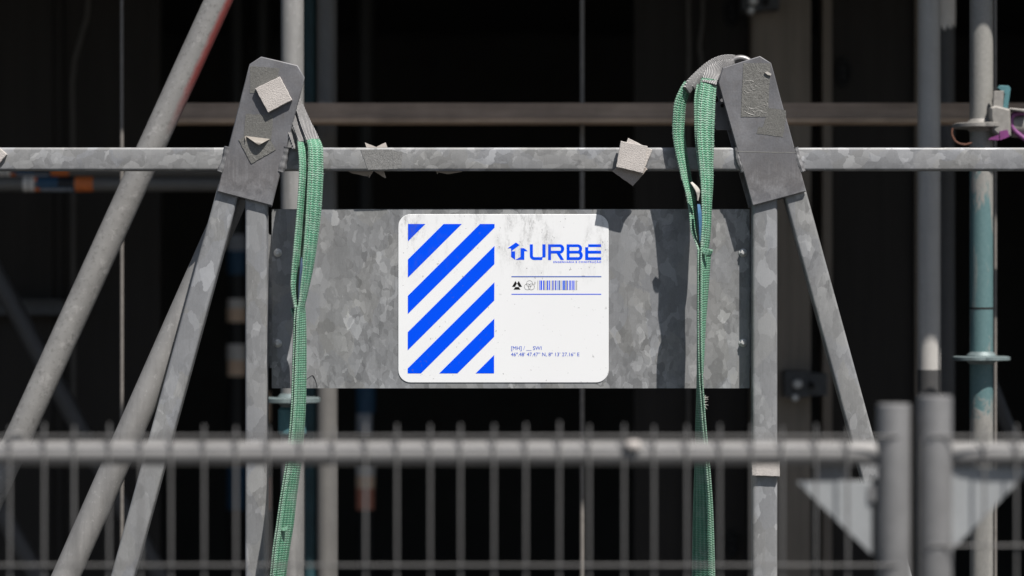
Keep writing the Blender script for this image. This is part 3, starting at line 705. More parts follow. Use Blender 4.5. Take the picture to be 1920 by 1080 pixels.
# base tubes on the ground
for sx in (-1, 1):
    xa = W(229.5, 1080, LF).x*1.0
    b = MB(); b.boxtube((sx*1.02, LY, 0.03), (sx*0.40, LY, 0.03), 0.06, 0.06, 0.005); b.build('base_tube', M['galv_leg'], rack)
    b = MB(); b.boxtube((sx*0.48, -0.62, 0.031), (sx*0.48, -0.05, 0.031), 0.06, 0.06, 0.005, side=(0,0,1)); b.build('foot_tube', M['galv_leg'], rack)
GL = [(489.6,106),(558,122.5),(571,145),(510,386),(407,359),(468,120)]
GR = [(1355,127),(1425,105),(1446,118),(1512,359),(1411,386),(1346.6,154)]
gps = []
for P in (GL, GR):
    b = MB(); b.prism(jag(pxpoly(P, GF), 0.03, 0.0003, 2), GF, GF+0.006, 0.0016); gps.append(b.build('gusset_plate', M['plate'], rack))
for P, dx, dy in ((GL, -1, 3), (GR, -7, 4)):
    b = MB(); b.prism(pxpoly([(a_+dx, b2+dy) for a_, b2 in P], 0.006), 0.0065, 0.0125, 0.0012); b.build('gusset_plate', M['plate'], rack)
# weld beads where the rail meets the gussets
def weld(pts, y, r, seed):
    rr = random.Random(seed); k = crom([list(W(a_, b2, y)) for a_, b2 in pts], 16)
    b = MB(); b.tube([Vector(p) for p in k], [r*(1 + 0.05*math.sin(i_*0.75 + seed) + 0.10*math.sin(i_*0.23 + seed)) for i_ in range(len(k))], 10)
    b.build('weld_bead', M['weld'], rack)
weld([(427,275),(422,298),(413,322)], -0.041, 0.006, 1); weld([(538,276),(533,297),(526,322)], -0.041, 0.007, 2)
weld([(1491,276),(1496,298),(1505,322)], -0.041, 0.006, 3); weld([(1381,276),(1385,300),(1394,322)], -0.040, 0.006, 4)
# panel
pz = (W(0, 392).z, W(0, 728).z); pxx = (W(509.5, 0).x, W(1405.5, 0).x)
panel = MB().box((pxx[0], 0.0, pz[1]), (pxx[1], 0.0025, pz[0])).build('back_panel', M['galv_panel'], rack, smooth=0)
for px_, py_ in ((521,474),(521,644),(1393,474),(1393,643)):
    c_ = W(px_, py_); b = MB(); b.tube([c_ + Vector((0, 0.004, 0)), c_ + Vector((0, -0.0012, 0)), c_ + Vector((0, -0.0020, 0))], [0.0078, 0.0078, 0.0066], 24)
    b.tube([c_ + Vector((0, -0.0015, 0)), c_ + Vector((0, -0.0075, 0)), c_ + Vector((0, -0.0090, 0))], [0.0058, 0.0058, 0.0040], 6)
    b.tube([c_ + Vector((0, -0.0085, 0)), c_ + Vector((0, -0.0112, 0))], 0.0026, 10)
    b.build('screw', M['bolt'], panel)
for P in ([(574,712),(580,707),(587,704),(592,714),(595,727)],[(586,704),(590,710),(591,713)]):
    k = crom([list(W(a_, b2, -0.0006)) for a_, b2 in P], 5); MB().tube([Vector(p) for p in k], 0.00035, 6).build('hair_scratch', M['cup2'], panel)
for P in ([(494,441),(503,437),(508,444),(508,505),(506,515),(506,575),(509,600),(509,660),(503,690),(494,692)],
          [(1420,441),(1412,437),(1407.5,444),(1407.5,505),(1409,515),(1409,575),(1407.5,600),(1407.5,660),(1412,690),(1420,692)]):
    b = MB(); b.prism(pxpoly(P, 0.004), 0.0035, 0.0085); b.build('fixing_tab', M['galv_tube'], rack, smooth=0)
for x0_, x1_ in ((505, 532), (1384, 1410)):
    b = MB(); b.box((W(x0_,0).x, 0.0032, W(0,690).z), (W(x1_,0).x, 0.0034+0.005, W(0,440).z)); b.build('fixing_strip', M['galv_tube'], rack, smooth=0)

# tape residue on the gussets
def z1(p): return [(380+a_/3.176, 80+b2/3.176) for a_, b2 in p]
def z2(p): return [(1220+a_/3.175, 80+b2/3.175) for a_, b2 in p]
def patch(P, y0, th, mat, parent, nm='tape_residue', seed=1, amp=0.0005):
    b = MB(); b.prism(jag(pxpoly(P, y0), 0.004, amp, seed), y0 - th, y0 - 0.00015); return b.build(nm, mat, parent, smooth=0)
patch(z1([(284,140),(455,152),(447,240),(440,302),(281,300)]), GF, 0.0006, M['tape'], gps[0], seed=1)
patch(z1([(258,424),(421,432),(408,578),(244,566)]), GF, 0.0006, M['tape'], gps[0], seed=2)
patch(z1([(214,578),(262,552),(398,572),(436,636),(290,721)]), GF - 0.0007, 0.0006, M['tape2'], gps[0], seed=3)
patch(z2([(552,120),(716,124),(709,200),(697,440),(537,442),(543,300)]), GF, 0.0007, M['tape2'], gps[1], seed=4)
patch(z2([(695,388),(806,402),(803,470),(787,562),(629,541),(640,500),(668,505),(686,442)]), GF, 0.0005, M['tape'], gps[1], seed=5)
# curled flap on the left gusset
def flap(P, lift, parent, mat, nm='tape_flap'):
    b = MB(); n = 8; rows = []
    (a0, a1, tip) = P
    for i_ in range(n+1):
        t_ = i_/n; l = W(*(Vector(a0).lerp(Vector(tip), t_)), GF); r_ = W(*(Vector(a1).lerp(Vector(tip), t_)), GF)
        h = lift * math.sin(t_*1.9) ; row = []
        for k in range(5):
            p = l.lerp(r_, k/4); row.append((p.x, GF - 0.0016 - h, p.z))
        rows.append(row)
    vs_ = [p for r_ in rows for p in r_]; fs = [(i_*5+k, i_*5+k+1, (i_+1)*5+k+1, (i_+1)*5+k) for i_ in range(n) for k in range(4)]
    b.add(vs_, fs); b.build(nm, mat, parent, smooth=180)
flap(z1([(256,556),(402,574),(338,612)]), 0.010, gps[0], M['flap'])
flap(z1([(250,560),(262,552),(258,590)]), 0.004, gps[0], M['flap'])
# wrinkles and chips on the right gusset tape
rr = random.Random(11)
M['wrinkle'] = plain('tape_wrinkle', (0.24, 0.235, 0.22), 0.4, 0, 0.15, 200)
def ridge(P, r, mat, parent):
    k = crom([list(W(a_, b2, GF - 0.0008)) for a_, b2 in z2(P)], 5); b = MB()
    b.tube([Vector(p) for p in k], [r*rr.uniform(0.5, 1.2) for _ in k], 6); b.build('tape_wrinkle', mat, parent)
for P in ([(575,398),(610,392),(650,380),(697,364)],[(582,385),(600,392),(640,392),(690,376)],[(560,410),(590,425),(620,432)],[(600,400),(620,415),(650,400)],[(620,425),(640,405),(668,412)],
          [(552,262),(556,240),(580,226),(610,232),(622,260)],[(550,270),(556,284),(580,300),(612,292)],[(598,262),(608,280),(632,276)],[(565,375),(580,400),(575,415)],[(640,440),(660,420),(690,415)]):
    ridge(P, 0.0006, M['wrinkle'], gps[1])
for P in ([(678,178),(695,172),(718,186),(714,196),(696,192)],):
    patch(z2(P), GF - 0.0009, 0.003, M['rag'], gps[1], 'tape_chip', 3)
patch(z2([(520,647),(700,651),(866,653),(866,655.5),(700,654),(520,650)]), GF, 0.0004, M['wrinkle'], gps[1], 'scored_line', 6, 0.0001)

# ------------------------------------------------------------------ felt pads and papers
def pad(P, y0, th, mat, label, seed, grp=None, nm='felt_pad', amp=0.0004):
    pl = pxpoly(P, y0); cx_ = sum(p[0] for p in pl)/len(pl); cz_ = sum(p[1] for p in pl)/len(pl)
    b = MB(); b.prism(jag(pl, 0.004, amp, seed), y0 - th, y0 - 0.0002, 0.0008)
    o = b.build(nm, mat, None, smooth=0, origin=(cx_, y0, cz_)); return tag(o, label, 'felt pad', grp)
pad([(479,166.6),(525.5,144),(548.5,188),(503.4,212)], GF - 0.0008, 0.0095, M['foam'], 'square beige felt pad stuck askew on the left gusset plate', 1)
pad([(1148,321),(1186,286),(1214,318),(1186.5,349)], RF, 0.004, M['foam_shaded'], 'felt pad with shade in its brown colour at the back of the stack on the rail', 2)
pad([(1177.5,259),(1223,281.5),(1204,327),(1160,305)], RF - 0.0045, 0.006, M['foam'], 'middle felt pad of the stack of three on the rail', 3)
pad([(1163.6,264.5),(1214,274.5),(1205.5,325),(1155,313.5)], RF - 0.011, 0.0075, M['foam'], 'front felt pad of the stack of three on the rail', 4)
pad([(-30,278),(0,276),(14,290),(-4,312),(-30,318)], RF, 0.009, M['foam'], 'felt pad on the rail cut off at the far end beyond the raking tube', 5)
pad([(1408.5,846),(1461,844),(1461,893),(1409,891)], UF, 0.011, M['foam'], 'beige felt pad wrapped on the right upright at fence height', 6)
yb = RF + 0.0435
def paper(P, label, seed, y0=yb, mat='paper'):
    pl = pxpoly(P, y0); cx_ = sum(p[0] for p in pl)/len(pl); cz_ = sum(p[1] for p in pl)/len(pl)
    b = MB(); b.prism(jag(pl, 0.006, 0.0003, seed), y0, y0 + 0.0012); o = b.build('paper_strip', M[mat], None, smooth=0, origin=(cx_, y0, cz_))
    return tag(o, label, 'paper strip')
paper([(684,267),(706,276),(724,333),(722,334),(700,320)], 'pale paper strip behind the rail, its top tip leaning right', 1)
paper([(705,276),(723,267),(727,278),(692,334),(688,320)], 'pale paper strip behind the rail, crossing the other one', 2, yb + 0.0014)
paper([(648,319),(690,319),(690,331),(675,328),(660,325)], 'curved paper scrap hanging under the rail beside crossed strips', 3, yb + 0.003)
paper([(817,319),(869,319),(866,322),(850,325),(838,326.5),(822,323),(820,327)], 'torn paper scrap hanging alone under the rail', 4)
patch([(676,281),(735,280),(737,317),(690,318)], RF, 0.0006, M['tape_rail'], rack, seed=8)
patch([(735,281),(755,285),(752,316),(738,317)], RF, 0.0005, M['tape_rail'], rack, seed=9)

# ------------------------------------------------------------------ slings
def ribbon(keys, hw_, th, n=10, vs0=0.0, noff=0.0, crown=0.0):
    """keys rows: px, py, y, theta(deg), halfwidth(m)"""
    k = crom([list(map(float, r_)) for r_ in keys], n)
    C = [W(r_[0], r_[1], r_[2]) for r_ in k]; m = len(C); b = MB(); v = vs0; rings = []
    for i_ in range(m):
        t_ = (C[min(i_+1, m-1)] - C[max(i_-1, 0)]).normalized()
        th_ = R(k[i_][3]); ps = R(k[i_][5]) if len(k[i_]) > 5 else 0.0
        w_ = Vector((math.cos(th_)*math.cos(ps), math.sin(th_), math.cos(th_)*math.sin(ps))); w_ = (w_ - t_*w_.dot(t_)).normalized()
        nn = t_.cross(w_).normalized(); a_ = k[i_][4]; bt = th/2
        if i_: v += (C[i_] - C[i_-1]).length
        prof = [(-a_,0),(-.96*a_,.75*bt),(-.6*a_,bt),(-.2*a_,bt),(.2*a_,bt),(.6*a_,bt),(.96*a_,.75*bt),(a_,0),(.96*a_,-.75*bt),(.6*a_,-bt),(.2*a_,-bt),(-.2*a_,-bt),(-.6*a_,-bt),(-.96*a_,-.75*bt)]
        base = len(b.v) + len(rings)*len(prof)
        cr_ = crown * (0.75 + 0.35*math.sin(v*31.0 + vs0*900))
        rings.append([C[i_] + w_*p + nn*(q_ + noff + cr_*a_*(1 - (p/a_)**2)) for p, q_ in prof])
        for j_, (p, q_) in enumerate(prof): b.uv[base + j_] = (p*hw_/a_, v)
    b.loft(rings)
    b.edge = [(C[i_], C[min(i_+1, m-1)] - C[i_], k[i_]) for i_ in range(m)]
    return b
def fuzz(bs, parent, n, seed):
    rr = random.Random(seed); b = MB()
    for _ in range(n):
        rb = rr.choice(bs); C, t_, kk = rr.choice(rb.edge)
        th_ = R(kk[3]); w_ = Vector((math.cos(th_), math.sin(th_), 0)); s_ = rr.choice((-1, 1))
        p = C + w_*kk[4]*s_*rr.uniform(0.93, 1.0) + t_*rr.random()
        d = Vector((rr.uniform(-1, 1), rr.uniform(-1, 0.3), rr.uniform(-0.7, 0.7))); d.x = abs(d.x)*(1 if (w_.x*s_) > 0 else -1)
        d.normalize(); L = rr.uniform(0.0015, 0.0055); side = Vector((0, 0, 1)) if abs(d.z) < .7 else Vector((1, 0, 0)); r_ = 0.00022
        q_ = p + d*L
        b.add([p - side*r_, p + side*r_, q_ + Vector((0,0,-0.001))*rr.random(), p + Vector((0, r_*2, 0))], [(0,1,2),(1,3,2),(3,0,2)])
    b.build('fibre_fuzz', M['fibre'], parent, smooth=0, kind='stuff')

HWE, HWB = 0.019, 0.030
# left sling
ls = thing('lifting_sling', W(556, 700, -0.08), 'green webbing sling hanging from the leaning left gusset', 'lifting sling', None)
L2 = ribbon([(584,256,-.060,20,.0125),(591,275,-.074,25,.0145),(592,305,-.078,35,.016),(591,340,-.080,42,.018),(588,395,-.082,48,.019),(583,450,-.083,55,.019),(577,500,-.082,62,.019),(571,540,-.081,70,.018),(565,575,-.080,78,.018),(563,590,-.080,80,.018)], HWE, 0.0042, crown=0.10)
L1 = ribbon([(566,262,-.058,30,.009),(569,290,-.074,55,.013),(570,330,-.082,62,.016),(566,395,-.086,66,.018),(560,460,-.088,68,.019),(555,510,-.088,70,.019),(553.5,540,-.087,72,.019),(556,568,-.083,78,.018),(559,588,-.080,82,.018)], HWE, 0.0042, crown=0.10)
L2.build('eye_strap', M['webeye'], ls, smooth=60); L1.build('eye_strap', M['webeye'], ls, smooth=60)
body = [(562,572,-.080,80,.026),(562,600,-.078,78,.030),(562,640,-.077,76,.030),(561,700,-.077,74,.030),(559.5,760,-.078,73,.030),(555,823,-.080,72,.030),(550,869,-.081,71,.030),(541,930,-.083,69,.030),(534,985,-.084,67,.030),(527,1030,-.085,68,.030),(521,1080,-.085,70,.030),(505,1200,-.085,70,.030),(495,1400,-.085,70,.030),(500,1700,-.085,72,.030),(505,1990,-.085,75,.030)]
B1 = ribbon(body, HWB, 0.0042, noff=0.0024); B2 = ribbon(body, HWB, 0.0042, noff=-0.0024, vs0=0.003)
B1.build('body_strap', M['web'], ls, smooth=60); B2.build('body_strap', M['web'], ls, smooth=60)
b = ribbon([(549,579,-.083,60,.006),(551,584,-.085,62,.008),(554,596,-.086,70,.010),(556,612,-.084,76,.012)], HWE, 0.004); b.build('loose_end', M['webeye'], ls, smooth=60)
b = ribbon([(539,990,-.098,20,.003,80),(530,993,-.103,10,.0035,90),(520,989,-.098,-10,.003,90)], HWE, 0.005); b.build('fold', M['webeye'], ls, smooth=60)
b = ribbon([(567,484,-.095,60,.004),(566,500,-.100,60,.0055),(563,530,-.098,62,.005),(560.5,566,-.092,70,.003)], HWE, 0.0015); b.build('label_tag', M['navytag'], ls, smooth=60)
b = ribbon([(570,482,-.090,70,.004),(568,500,-.092,70,.005),(565,530,-.092,70,.005),(562,562,-.088,75,.003)], HWE, 0.0012); b.build('label_tag', M['navytag'], ls, smooth=60)
S = [ribbon([(548,176,-.022,0,.010),(556,190,-.026,5,.009),(564,208,-.034,10,.009),(573,232,-.048,15,.011),(581,250,-.058,18,.0125),(586,263,-.066,20,.0135)], HWE, 0.007),
     ribbon([(543,204,-.026,5,.008),(551,220,-.034,10,.008),(559,240,-.046,15,.009),(565,255,-.055,20,.010),(568,267,-.062,25,.010)], HWE, 0.007),
     ribbon([(536,232,-.030,20,.007),(544,248,-.040,30,.007),(551,265,-.047,40,.008),(556,281,-.054,50,.008)], HWE, 0.007)]
for b in S: b.build('wear_sleeve', M['sleeve'], ls, smooth=60)
fuzz([L1, L2, B1, B2], ls, 900, 1)

# right sling
rs = thing('lifting_sling', W(1315, 700, -0.08), 'green webbing sling looped over the shackle at the right gusset', 'lifting sling', None)
R1 = ribbon([(1291,156,-.056,35,.010),(1284,170,-.056,40,.013),(1276,192,-.056,44,.0155),(1273,215,-.055,46,.0165),(1272.5,250,-.053,40,.0155),(1277,285,-.052,40,.0145),(1284,320,-.053,44,.0140),(1291,350,-.056,56,.016),(1297,380,-.060,60,.016),(1301,415,-.065,63,.017),(1303,435,-.069,65,.017),(1308,455,-.072,74,.017),(1311,472,-.074,82,.018),(1312,486,-.074,84,.018)], HWE, 0.0042, crown=0.12)
R2 = ribbon([(1329,148,-.056,8,.0145),(1327,165,-.060,12,.0165),(1324,190,-.064,15,.018),(1322.5,215,-.067,18,.019),(1322,245,-.069,24,.019),(1323,275,-.070,34,.019),(1324,305,-.071,44,.019),(1325.5,340,-.072,50,.019),(1325,380,-.073,58,.019),(1324.5,420,-.074,62,.019),(1323,445,-.075,62,.019),(1321,465,-.075,66,.019),(1319,485,-.075,72,.019)], HWE, 0.0042, crown=0.12)
R2b = ribbon([(1312,160,-.054,60,.010),(1309,185,-.058,62,.015),(1309,215,-.060,64,.017),(1310,250,-.061,64,.017),(1313,285,-.063,62,.016),(1318,320,-.067,58,.014),(1322,350,-.070,56,.012)], HWE, 0.004)
for b in (R1, R2, R2b): b.build('eye_strap', M['webeye'], rs, smooth=60)
body = [(1313,468,-.073,84,.026),(1312.5,490,-.073,84,.030),(1312,540,-.073,85,.031),(1311.5,620,-.073,86,.032),(1312,700,-.073,89,.032),(1313,750,-.073,93,.032),(1314,800,-.074,98,.032),(1316,850,-.075,104,.031),(1317,890,-.076,110,.030),(1318,946,-.077,117,.030),(1318.5,1010,-.078,122,.030),(1319,1080,-.079,126,.030),(1320,1200,-.09,130,.030),(1324,1400,-.09,132,.030),(1322,1700,-.09,130,.030),(1320,1990,-.09,130,.030)]
B3 = ribbon(body, HWB, 0.0044, noff=0.0027); B4 = ribbon(body, HWB, 0.0044, noff=-0.0027, vs0=0.003)
B3.build('body_strap', M['web'], rs, smooth=60); B4.build('body_strap', M['web'], rs, smooth=60)
T = ribbon([(1324,468,-.085,50,.012),(1322.5,490,-.082,60,.020),(1321,530,-.080,68,.024),(1319,580,-.078,74,.026),(1316.5,640,-.076,80,.027),(1314.5,700,-.075,86,.027)], HWB, 0.004, vs0=.002, crown=0.10)
T.build('overlap_strap', M['web'], rs, smooth=60)
b = ribbon([(1319,470,-.098,0,.005,50),(1326,473,-.102,-10,.007,60),(1334,475,-.100,-20,.007,60)], HWE, 0.006); b.build('loose_end', M['webeye'], rs, smooth=60)
b = ribbon([(1310,383,-.092,30,.003),(1312,400,-.096,40,.0045),(1313,425,-.095,50,.004),(1312.5,452,-.090,60,.002)], HWE, 0.0012); b.build('label_tag', M['bluetag'], rs, smooth=60)
b = ribbon([(1309,386,-.088,60,.003),(1308.5,405,-.092,60,.004),(1311,430,-.092,65,.004),(1312,455,-.088,70,.002)], HWE, 0.0012); b.build('label_tag', M['bluetag'], rs, smooth=60)
b = ribbon([(1296,342,-.094,40,.003),(1303,350,-.096,45,.0055),(1308,358,-.094,50,.006),(1309,366,-.090,55,.004),(1308,376,-.088,55,.0015)], HWE, 0.002); b.build('frayed_label', M['rag'], rs, smooth=60)
S = [ribbon([(1287,169,-.062,45,.009,-10),(1296,157,-.056,30,.010,-25),(1310,144,-.046,20,.011,-40),(1328,129,-.034,10,.012,-48),(1346,117,-.026,10,.011,-60),(1364,111,-.020,10,.009,-78),(1378,110,-.018,10,.007,-88)], HWE, 0.009),
     ribbon([(1329,158,-.060,10,.0145,0),(1331,148,-.052,8,.0145,-8),(1336,137,-.042,5,.014,-25),(1346,127,-.032,5,.011,-45),(1360,120,-.026,5,.008,-65),(1376,117,-.022,5,.006,-80)], HWE, 0.009),
     ribbon([(1299,165,-.056,45,.006,-15),(1308,154,-.050,30,.008,-30),(1322,141,-.042,20,.010,-40),(1336,131,-.034,10,.011,-48),(1350,122,-.028,10,.010,-60)], HWE, 0.008)]
for b in S: b.build('wear_sleeve', M['sleeve'], rs, smooth=60)
fuzz([R1, R2, B3, B4, T], rs, 900, 2)
b = MB(); rr = random.Random(5)
for k in range(14):
    p = W(1320.5, rr.uniform(744, 764), -.095); q_ = p + Vector((rr.uniform(.002, .008), rr.uniform(-.003, .003), rr.uniform(-.006, .004)))
    b.tube([p, p.lerp(q_, .6) + Vector((0, 0, .001)), q_], [.0006, .0005, .0002], 5)
b.build('frayed_threads', M['rag'], rs, smooth=0)

# shackle bow and tag plate at the right gusset
sh = thing('bow_shackle', W(1388, 140, -.02), 'grey steel bow shackle behind the top of the right gusset', 'shackle')
pts = [W(1388 + 27*math.cos(R(a_)), 138 - 29*math.sin(R(a_)), -.019) for a_ in range(-40, 221, 10)]
MB().tube(pts, 0.0062, 16).build('bow', M['shackle'], sh)
MB().tube([W(1388, 158, -.0395), W(1388, 158, .0062)], 0.0075, 16).build('pin', M['shackle'], sh)
tgp = thing('tag_plate', W(1356, 220, .0), 'small dark grey metal tag hanging left of the right gusset', 'tag')
P = [(1341,194),(1346,191),(1380,190),(1380,243),(1370,244),(1344,244),(1340,240)]
MB().prism(pxpoly(P, -0.006), -0.0075, -0.0045, 0.0006).build('plate', M['tagplate'], tgp)
p = W(1354, 198, -.0077); MB().tube([p, p + Vector((0, -.0006, 0))], 0.0035, 14).build('hole', M['cup'], tgp)

# ------------------------------------------------------------------ the sign
def rrect(x0, z0, x1, z1, r, n=8):
    out = []
    for cx_, cz_, a0 in ((x1-r, z1-r, 0), (x0+r, z1-r, 90), (x0+r, z0+r, 180), (x1-r, z0+r, 270)):
        for k in range(n+1):
            a = R(a0 + 90*k/n); out.append((cx_ + r*math.cos(a), cz_ + r*math.sin(a)))
    return out
SY = -0.0015
sign = thing('sign', W(943.5, 717.5, SY), 'white rounded sign with blue diagonal stripes, logo and barcode on the panel', 'sign')
a = W(746.5, 717.5, SY); b_ = W(1141.3, 401.6, SY)
MB().prism(rrect(a.x, a.z, b_.x, b_.z, 0.0235), SY, -0.0004, 0.0007).build('plate', M['white'], sign, smooth=25)
PY = SY - 0.00025
def flat(polys, y=PY):
    b = MB()
    for P in polys:
        pl = pxpoly(P, y); ar = sum(pl[i_-1][0]*pl[i_][1] - pl[i_][0]*pl[i_-1][1] for i_ in range(len(pl)))
        if ar < 0: pl = pl[::-1]
        b.add([(p[0], y, p[1]) for p in pl], [tuple(range(len(pl)))])
    return b
def z3(x, y): return (740 + x/3.176, 390 + y/3.176)
def clip(poly, a, bb, c):     # keep a*x+b*y<=c
    out = []
    for i_ in range(len(poly)):
        p, q_ = poly[i_-1], poly[i_]; fp_ = a*p[0]+bb*p[1]-c; fq = a*q_[0]+bb*q_[1]-c
        if (fp_ <= 0) != (fq <= 0):
            t_ = fp_/(fp_-fq); out.append((p[0]+(q_[0]-p[0])*t_, p[1]+(q_[1]-p[1])*t_))
        if fq <= 0: out.append(q_)
    return out
for k in range(7):
    s0 = 168 + 217*k; s1 = s0 + 108.5
    P = [(79.5,95),(595,95),(592,985),(77.5,985)]
    P = clip(P, 1, 1.005, s1 + 2); P = clip(P, -1, -1.005, -(s0 + 2))
    if len(P) >= 3: flat([[z3(*p) for p in P]]).build('stripe', M['blue'], sign, smooth=0)
def zA(P): return [(945 + a_/19.2, 450 + c_/19.2) for a_, c_ in P]
def zB(P): return [(1035 + a_/19.2, 450 + c_/19.2) for a_, c_ in P]
flat([zA([(430,88),(560,182),(275,392),(255,392),(255,300),(130,298)]), zA([(258,405),(400,405),(400,712),(255,605)]),
      zA([(598,295),(720,292),(860,402),(732,402),(732,712),(410,712),(595,610)])]).build('logo_mark', M['blue'], sign, smooth=0)
flat([zA([(930,155),(1040,155),(1040,575),(1060,605),(1090,617),(1340,617),(1365,605),(1383,580),(1383,155),(1497,155),(1497,590),(1485,625),(1400,628),(1383,628),(1383,690),(1365,718),(1070,718),(1010,700),(960,655),(932,590)])]).build('letter', M['blue'], sign, smooth=0)
def rect(x0, y0, x1, y1): return [(x0,y0),(x1,y0),(x1,y1),(x0,y1)]
def bowl(cx_, cy_, ro, rio, n=14):
    qs = []
    for k in range(n):
        a0 = R(-90 + 180*k/n); a1 = R(-90 + 180*(k+1)/n)
        qs.append([(cx_+ro[0]*math.cos(a0), cy_+ro[1]*math.sin(a0)),(cx_+ro[0]*math.cos(a1), cy_+ro[1]*math.sin(a1)),(cx_+rio[0]*math.cos(a1), cy_+rio[1]*math.sin(a1)),(cx_+rio[0]*math.cos(a0), cy_+rio[1]*math.sin(a0))])
    return qs
flat([zB(p) for p in [rect(-138,155,-35,720), rect(-35,155,290,250), rect(-35,385,290,485), [(170,485.5),(295,485.5),(435,720),(315,720)]] + bowl(290,320,(150,165),(35,67))]).build('letter', M['blue'], sign, smooth=0)
bo = flat([zB(p) for p in [rect(528,155,632,720), rect(632,155,930,250), rect(632,386,930,484), rect(632,617,960,720)] + bowl(930,318,(155,163),(48,68))])
b2_ = flat([zB(p) for p in bowl(955,552,(155,168),(42,66)) + [rect(930.5,386.5,955,483.5)]], PY - 0.00008); bo.add(b2_.v, b2_.f)
bo.build('letter', M['blue'], sign, smooth=0)
flat([zB(p) for p in [rect(1305,155,1768,250), rect(1195,258,1304.5,720), rect(1305,385,1768,487), rect(1305,620,1768,720)]]).build('letter', M['blue'], sign, smooth=0)
def zC(P): return [(950 + a_/13.71, 510 + c_/13.71) for a_, c_ in P]
flat([[(959,517.9),(1127.4,517.9),(1127.4,519.6),(959,519.6)]]).build('rule_line', M['navy'], sign, smooth=0)
flat([[(959,550.9),(1127.4,550.9),(1127.4,552.3),(959,552.3)]]).build('rule_line', M['blue'], sign, smooth=0)
flat([zC([(225,230),(265,295),(215,380),(138,380)]), zC([(310,230),(395,380),(320,380),(270,295)]), zC([(225,385),(310,385),(352,452),(178,452)])]).build('emblem', M['black'], sign, smooth=0)
def ring(cx_, cy_, r, w, n=36):
    return [zC([(cx_+(r+s*w)*math.cos(t_), cy_+(r+s*w)*math.sin(t_)) for s, t_ in ((1,2*math.pi*k/n),(1,2*math.pi*(k+1)/n),(-1,2*math.pi*(k+1)/n),(-1,2*math.pi*k/n))]) for k in range(n)]
b = MB()
for k, (x_, y_) in enumerate(((588,300),(535,380),(635,380))):
    f_ = flat(ring(x_, y_, 78, 3.2), PY - 0.00007*k); b.add(f_.v, f_.f)
b.build('emblem', M['black'], sign, smooth=0)
bars = [(795,810,'bgrey'),(845,865,'blue'),(878,910,'blue'),(938,962,'blue'),(965,985,'bgrey'),(1003,1018,'bgrey'),(1025,1036,'blight'),(1040,1068,'blue'),(1088,1112,'blue'),(1130,1165,'blight'),(1175,1198,'blue'),(1205,1218,'bgrey'),(1238,1250,'bgrey'),(1253,1278,'blue'),(1305,1330,'bblue'),(1343,1370,'navy'),(1390,1410,'bgrey'),(1438,1460,'blue'),(1462,1478,'bblue'),(1480,1498,'blue'),(1505,1545,'bgrey'),(1549,1572,'blue'),(1600,1612,'blight'),(1615,1632,'blue'),(1642,1660,'blue'),(1682,1700,'blue'),(1716,1742,'blue'),(1760,1775,'blight'),(1785,1808,'bgrey')]
for x0, x1, mt in bars:
    flat([zC(rect(x0, 218, x1, 462))]).build('barcode_bar', M[mt], sign, smooth=0)
def text_mesh(s, space=1.0, bold=0.0):
    cu = bpy.data.curves.new('txt', 'FONT'); cu.body = s; cu.space_character = space; cu.resolution_u = 4; cu.offset = bold
    o = bpy.data.objects.new('txt', cu); sc.collection.objects.link(o)
    bpy.context.view_layer.update()
    me = bpy.data.meshes.new_from_object(o.evaluated_get(bpy.context.evaluated_depsgraph_get()))
    vs_ = [v.co.copy() for v in me.vertices]; fs = [tuple(p.vertices) for p in me.polygons]
    bpy.data.objects.remove(o, do_unlink=True); bpy.data.curves.remove(cu); bpy.data.meshes.remove(me)
    return vs_, fs
capv, _ = text_mesh('H'); CAP = max(v.y for v in capv)
def put_text(s, px0, px1, py_top, py_base, nm, mat, space=1.0, bold=0.0):
    vs_, fs = text_mesh(s, space, bold)
    x0 = min(v.x for v in vs_); x1 = max(v.x for v in vs_)
    b = MB(); kx = (px1-px0)/(x1-x0); ky = (py_base-py_top)/CAP
    b.add([W(px0 + (v.x-x0)*kx, py_base - v.y*ky, PY) for v in vs_], fs)
    return b.build(nm, mat, sign, smooth=0)
put_text('ENGENHARIA E CONSTRU\u00c7\u00c3O', 1037.8, 1127.3, 489.6, 492.9, 'tagline', M['blue'], 1.25, 0.012)
put_text('[MH] / __ SWI', 958.6, 1015.3, 649.2, 656.1, 'caption', M['text'])
put_text('46\u00ba.48\u2019 47.47\u201d N, 8\u00ba 13\u2019 27.16\u201d E', 958.2, 1086.3, 661.1, 667.8, 'caption', M['text'])

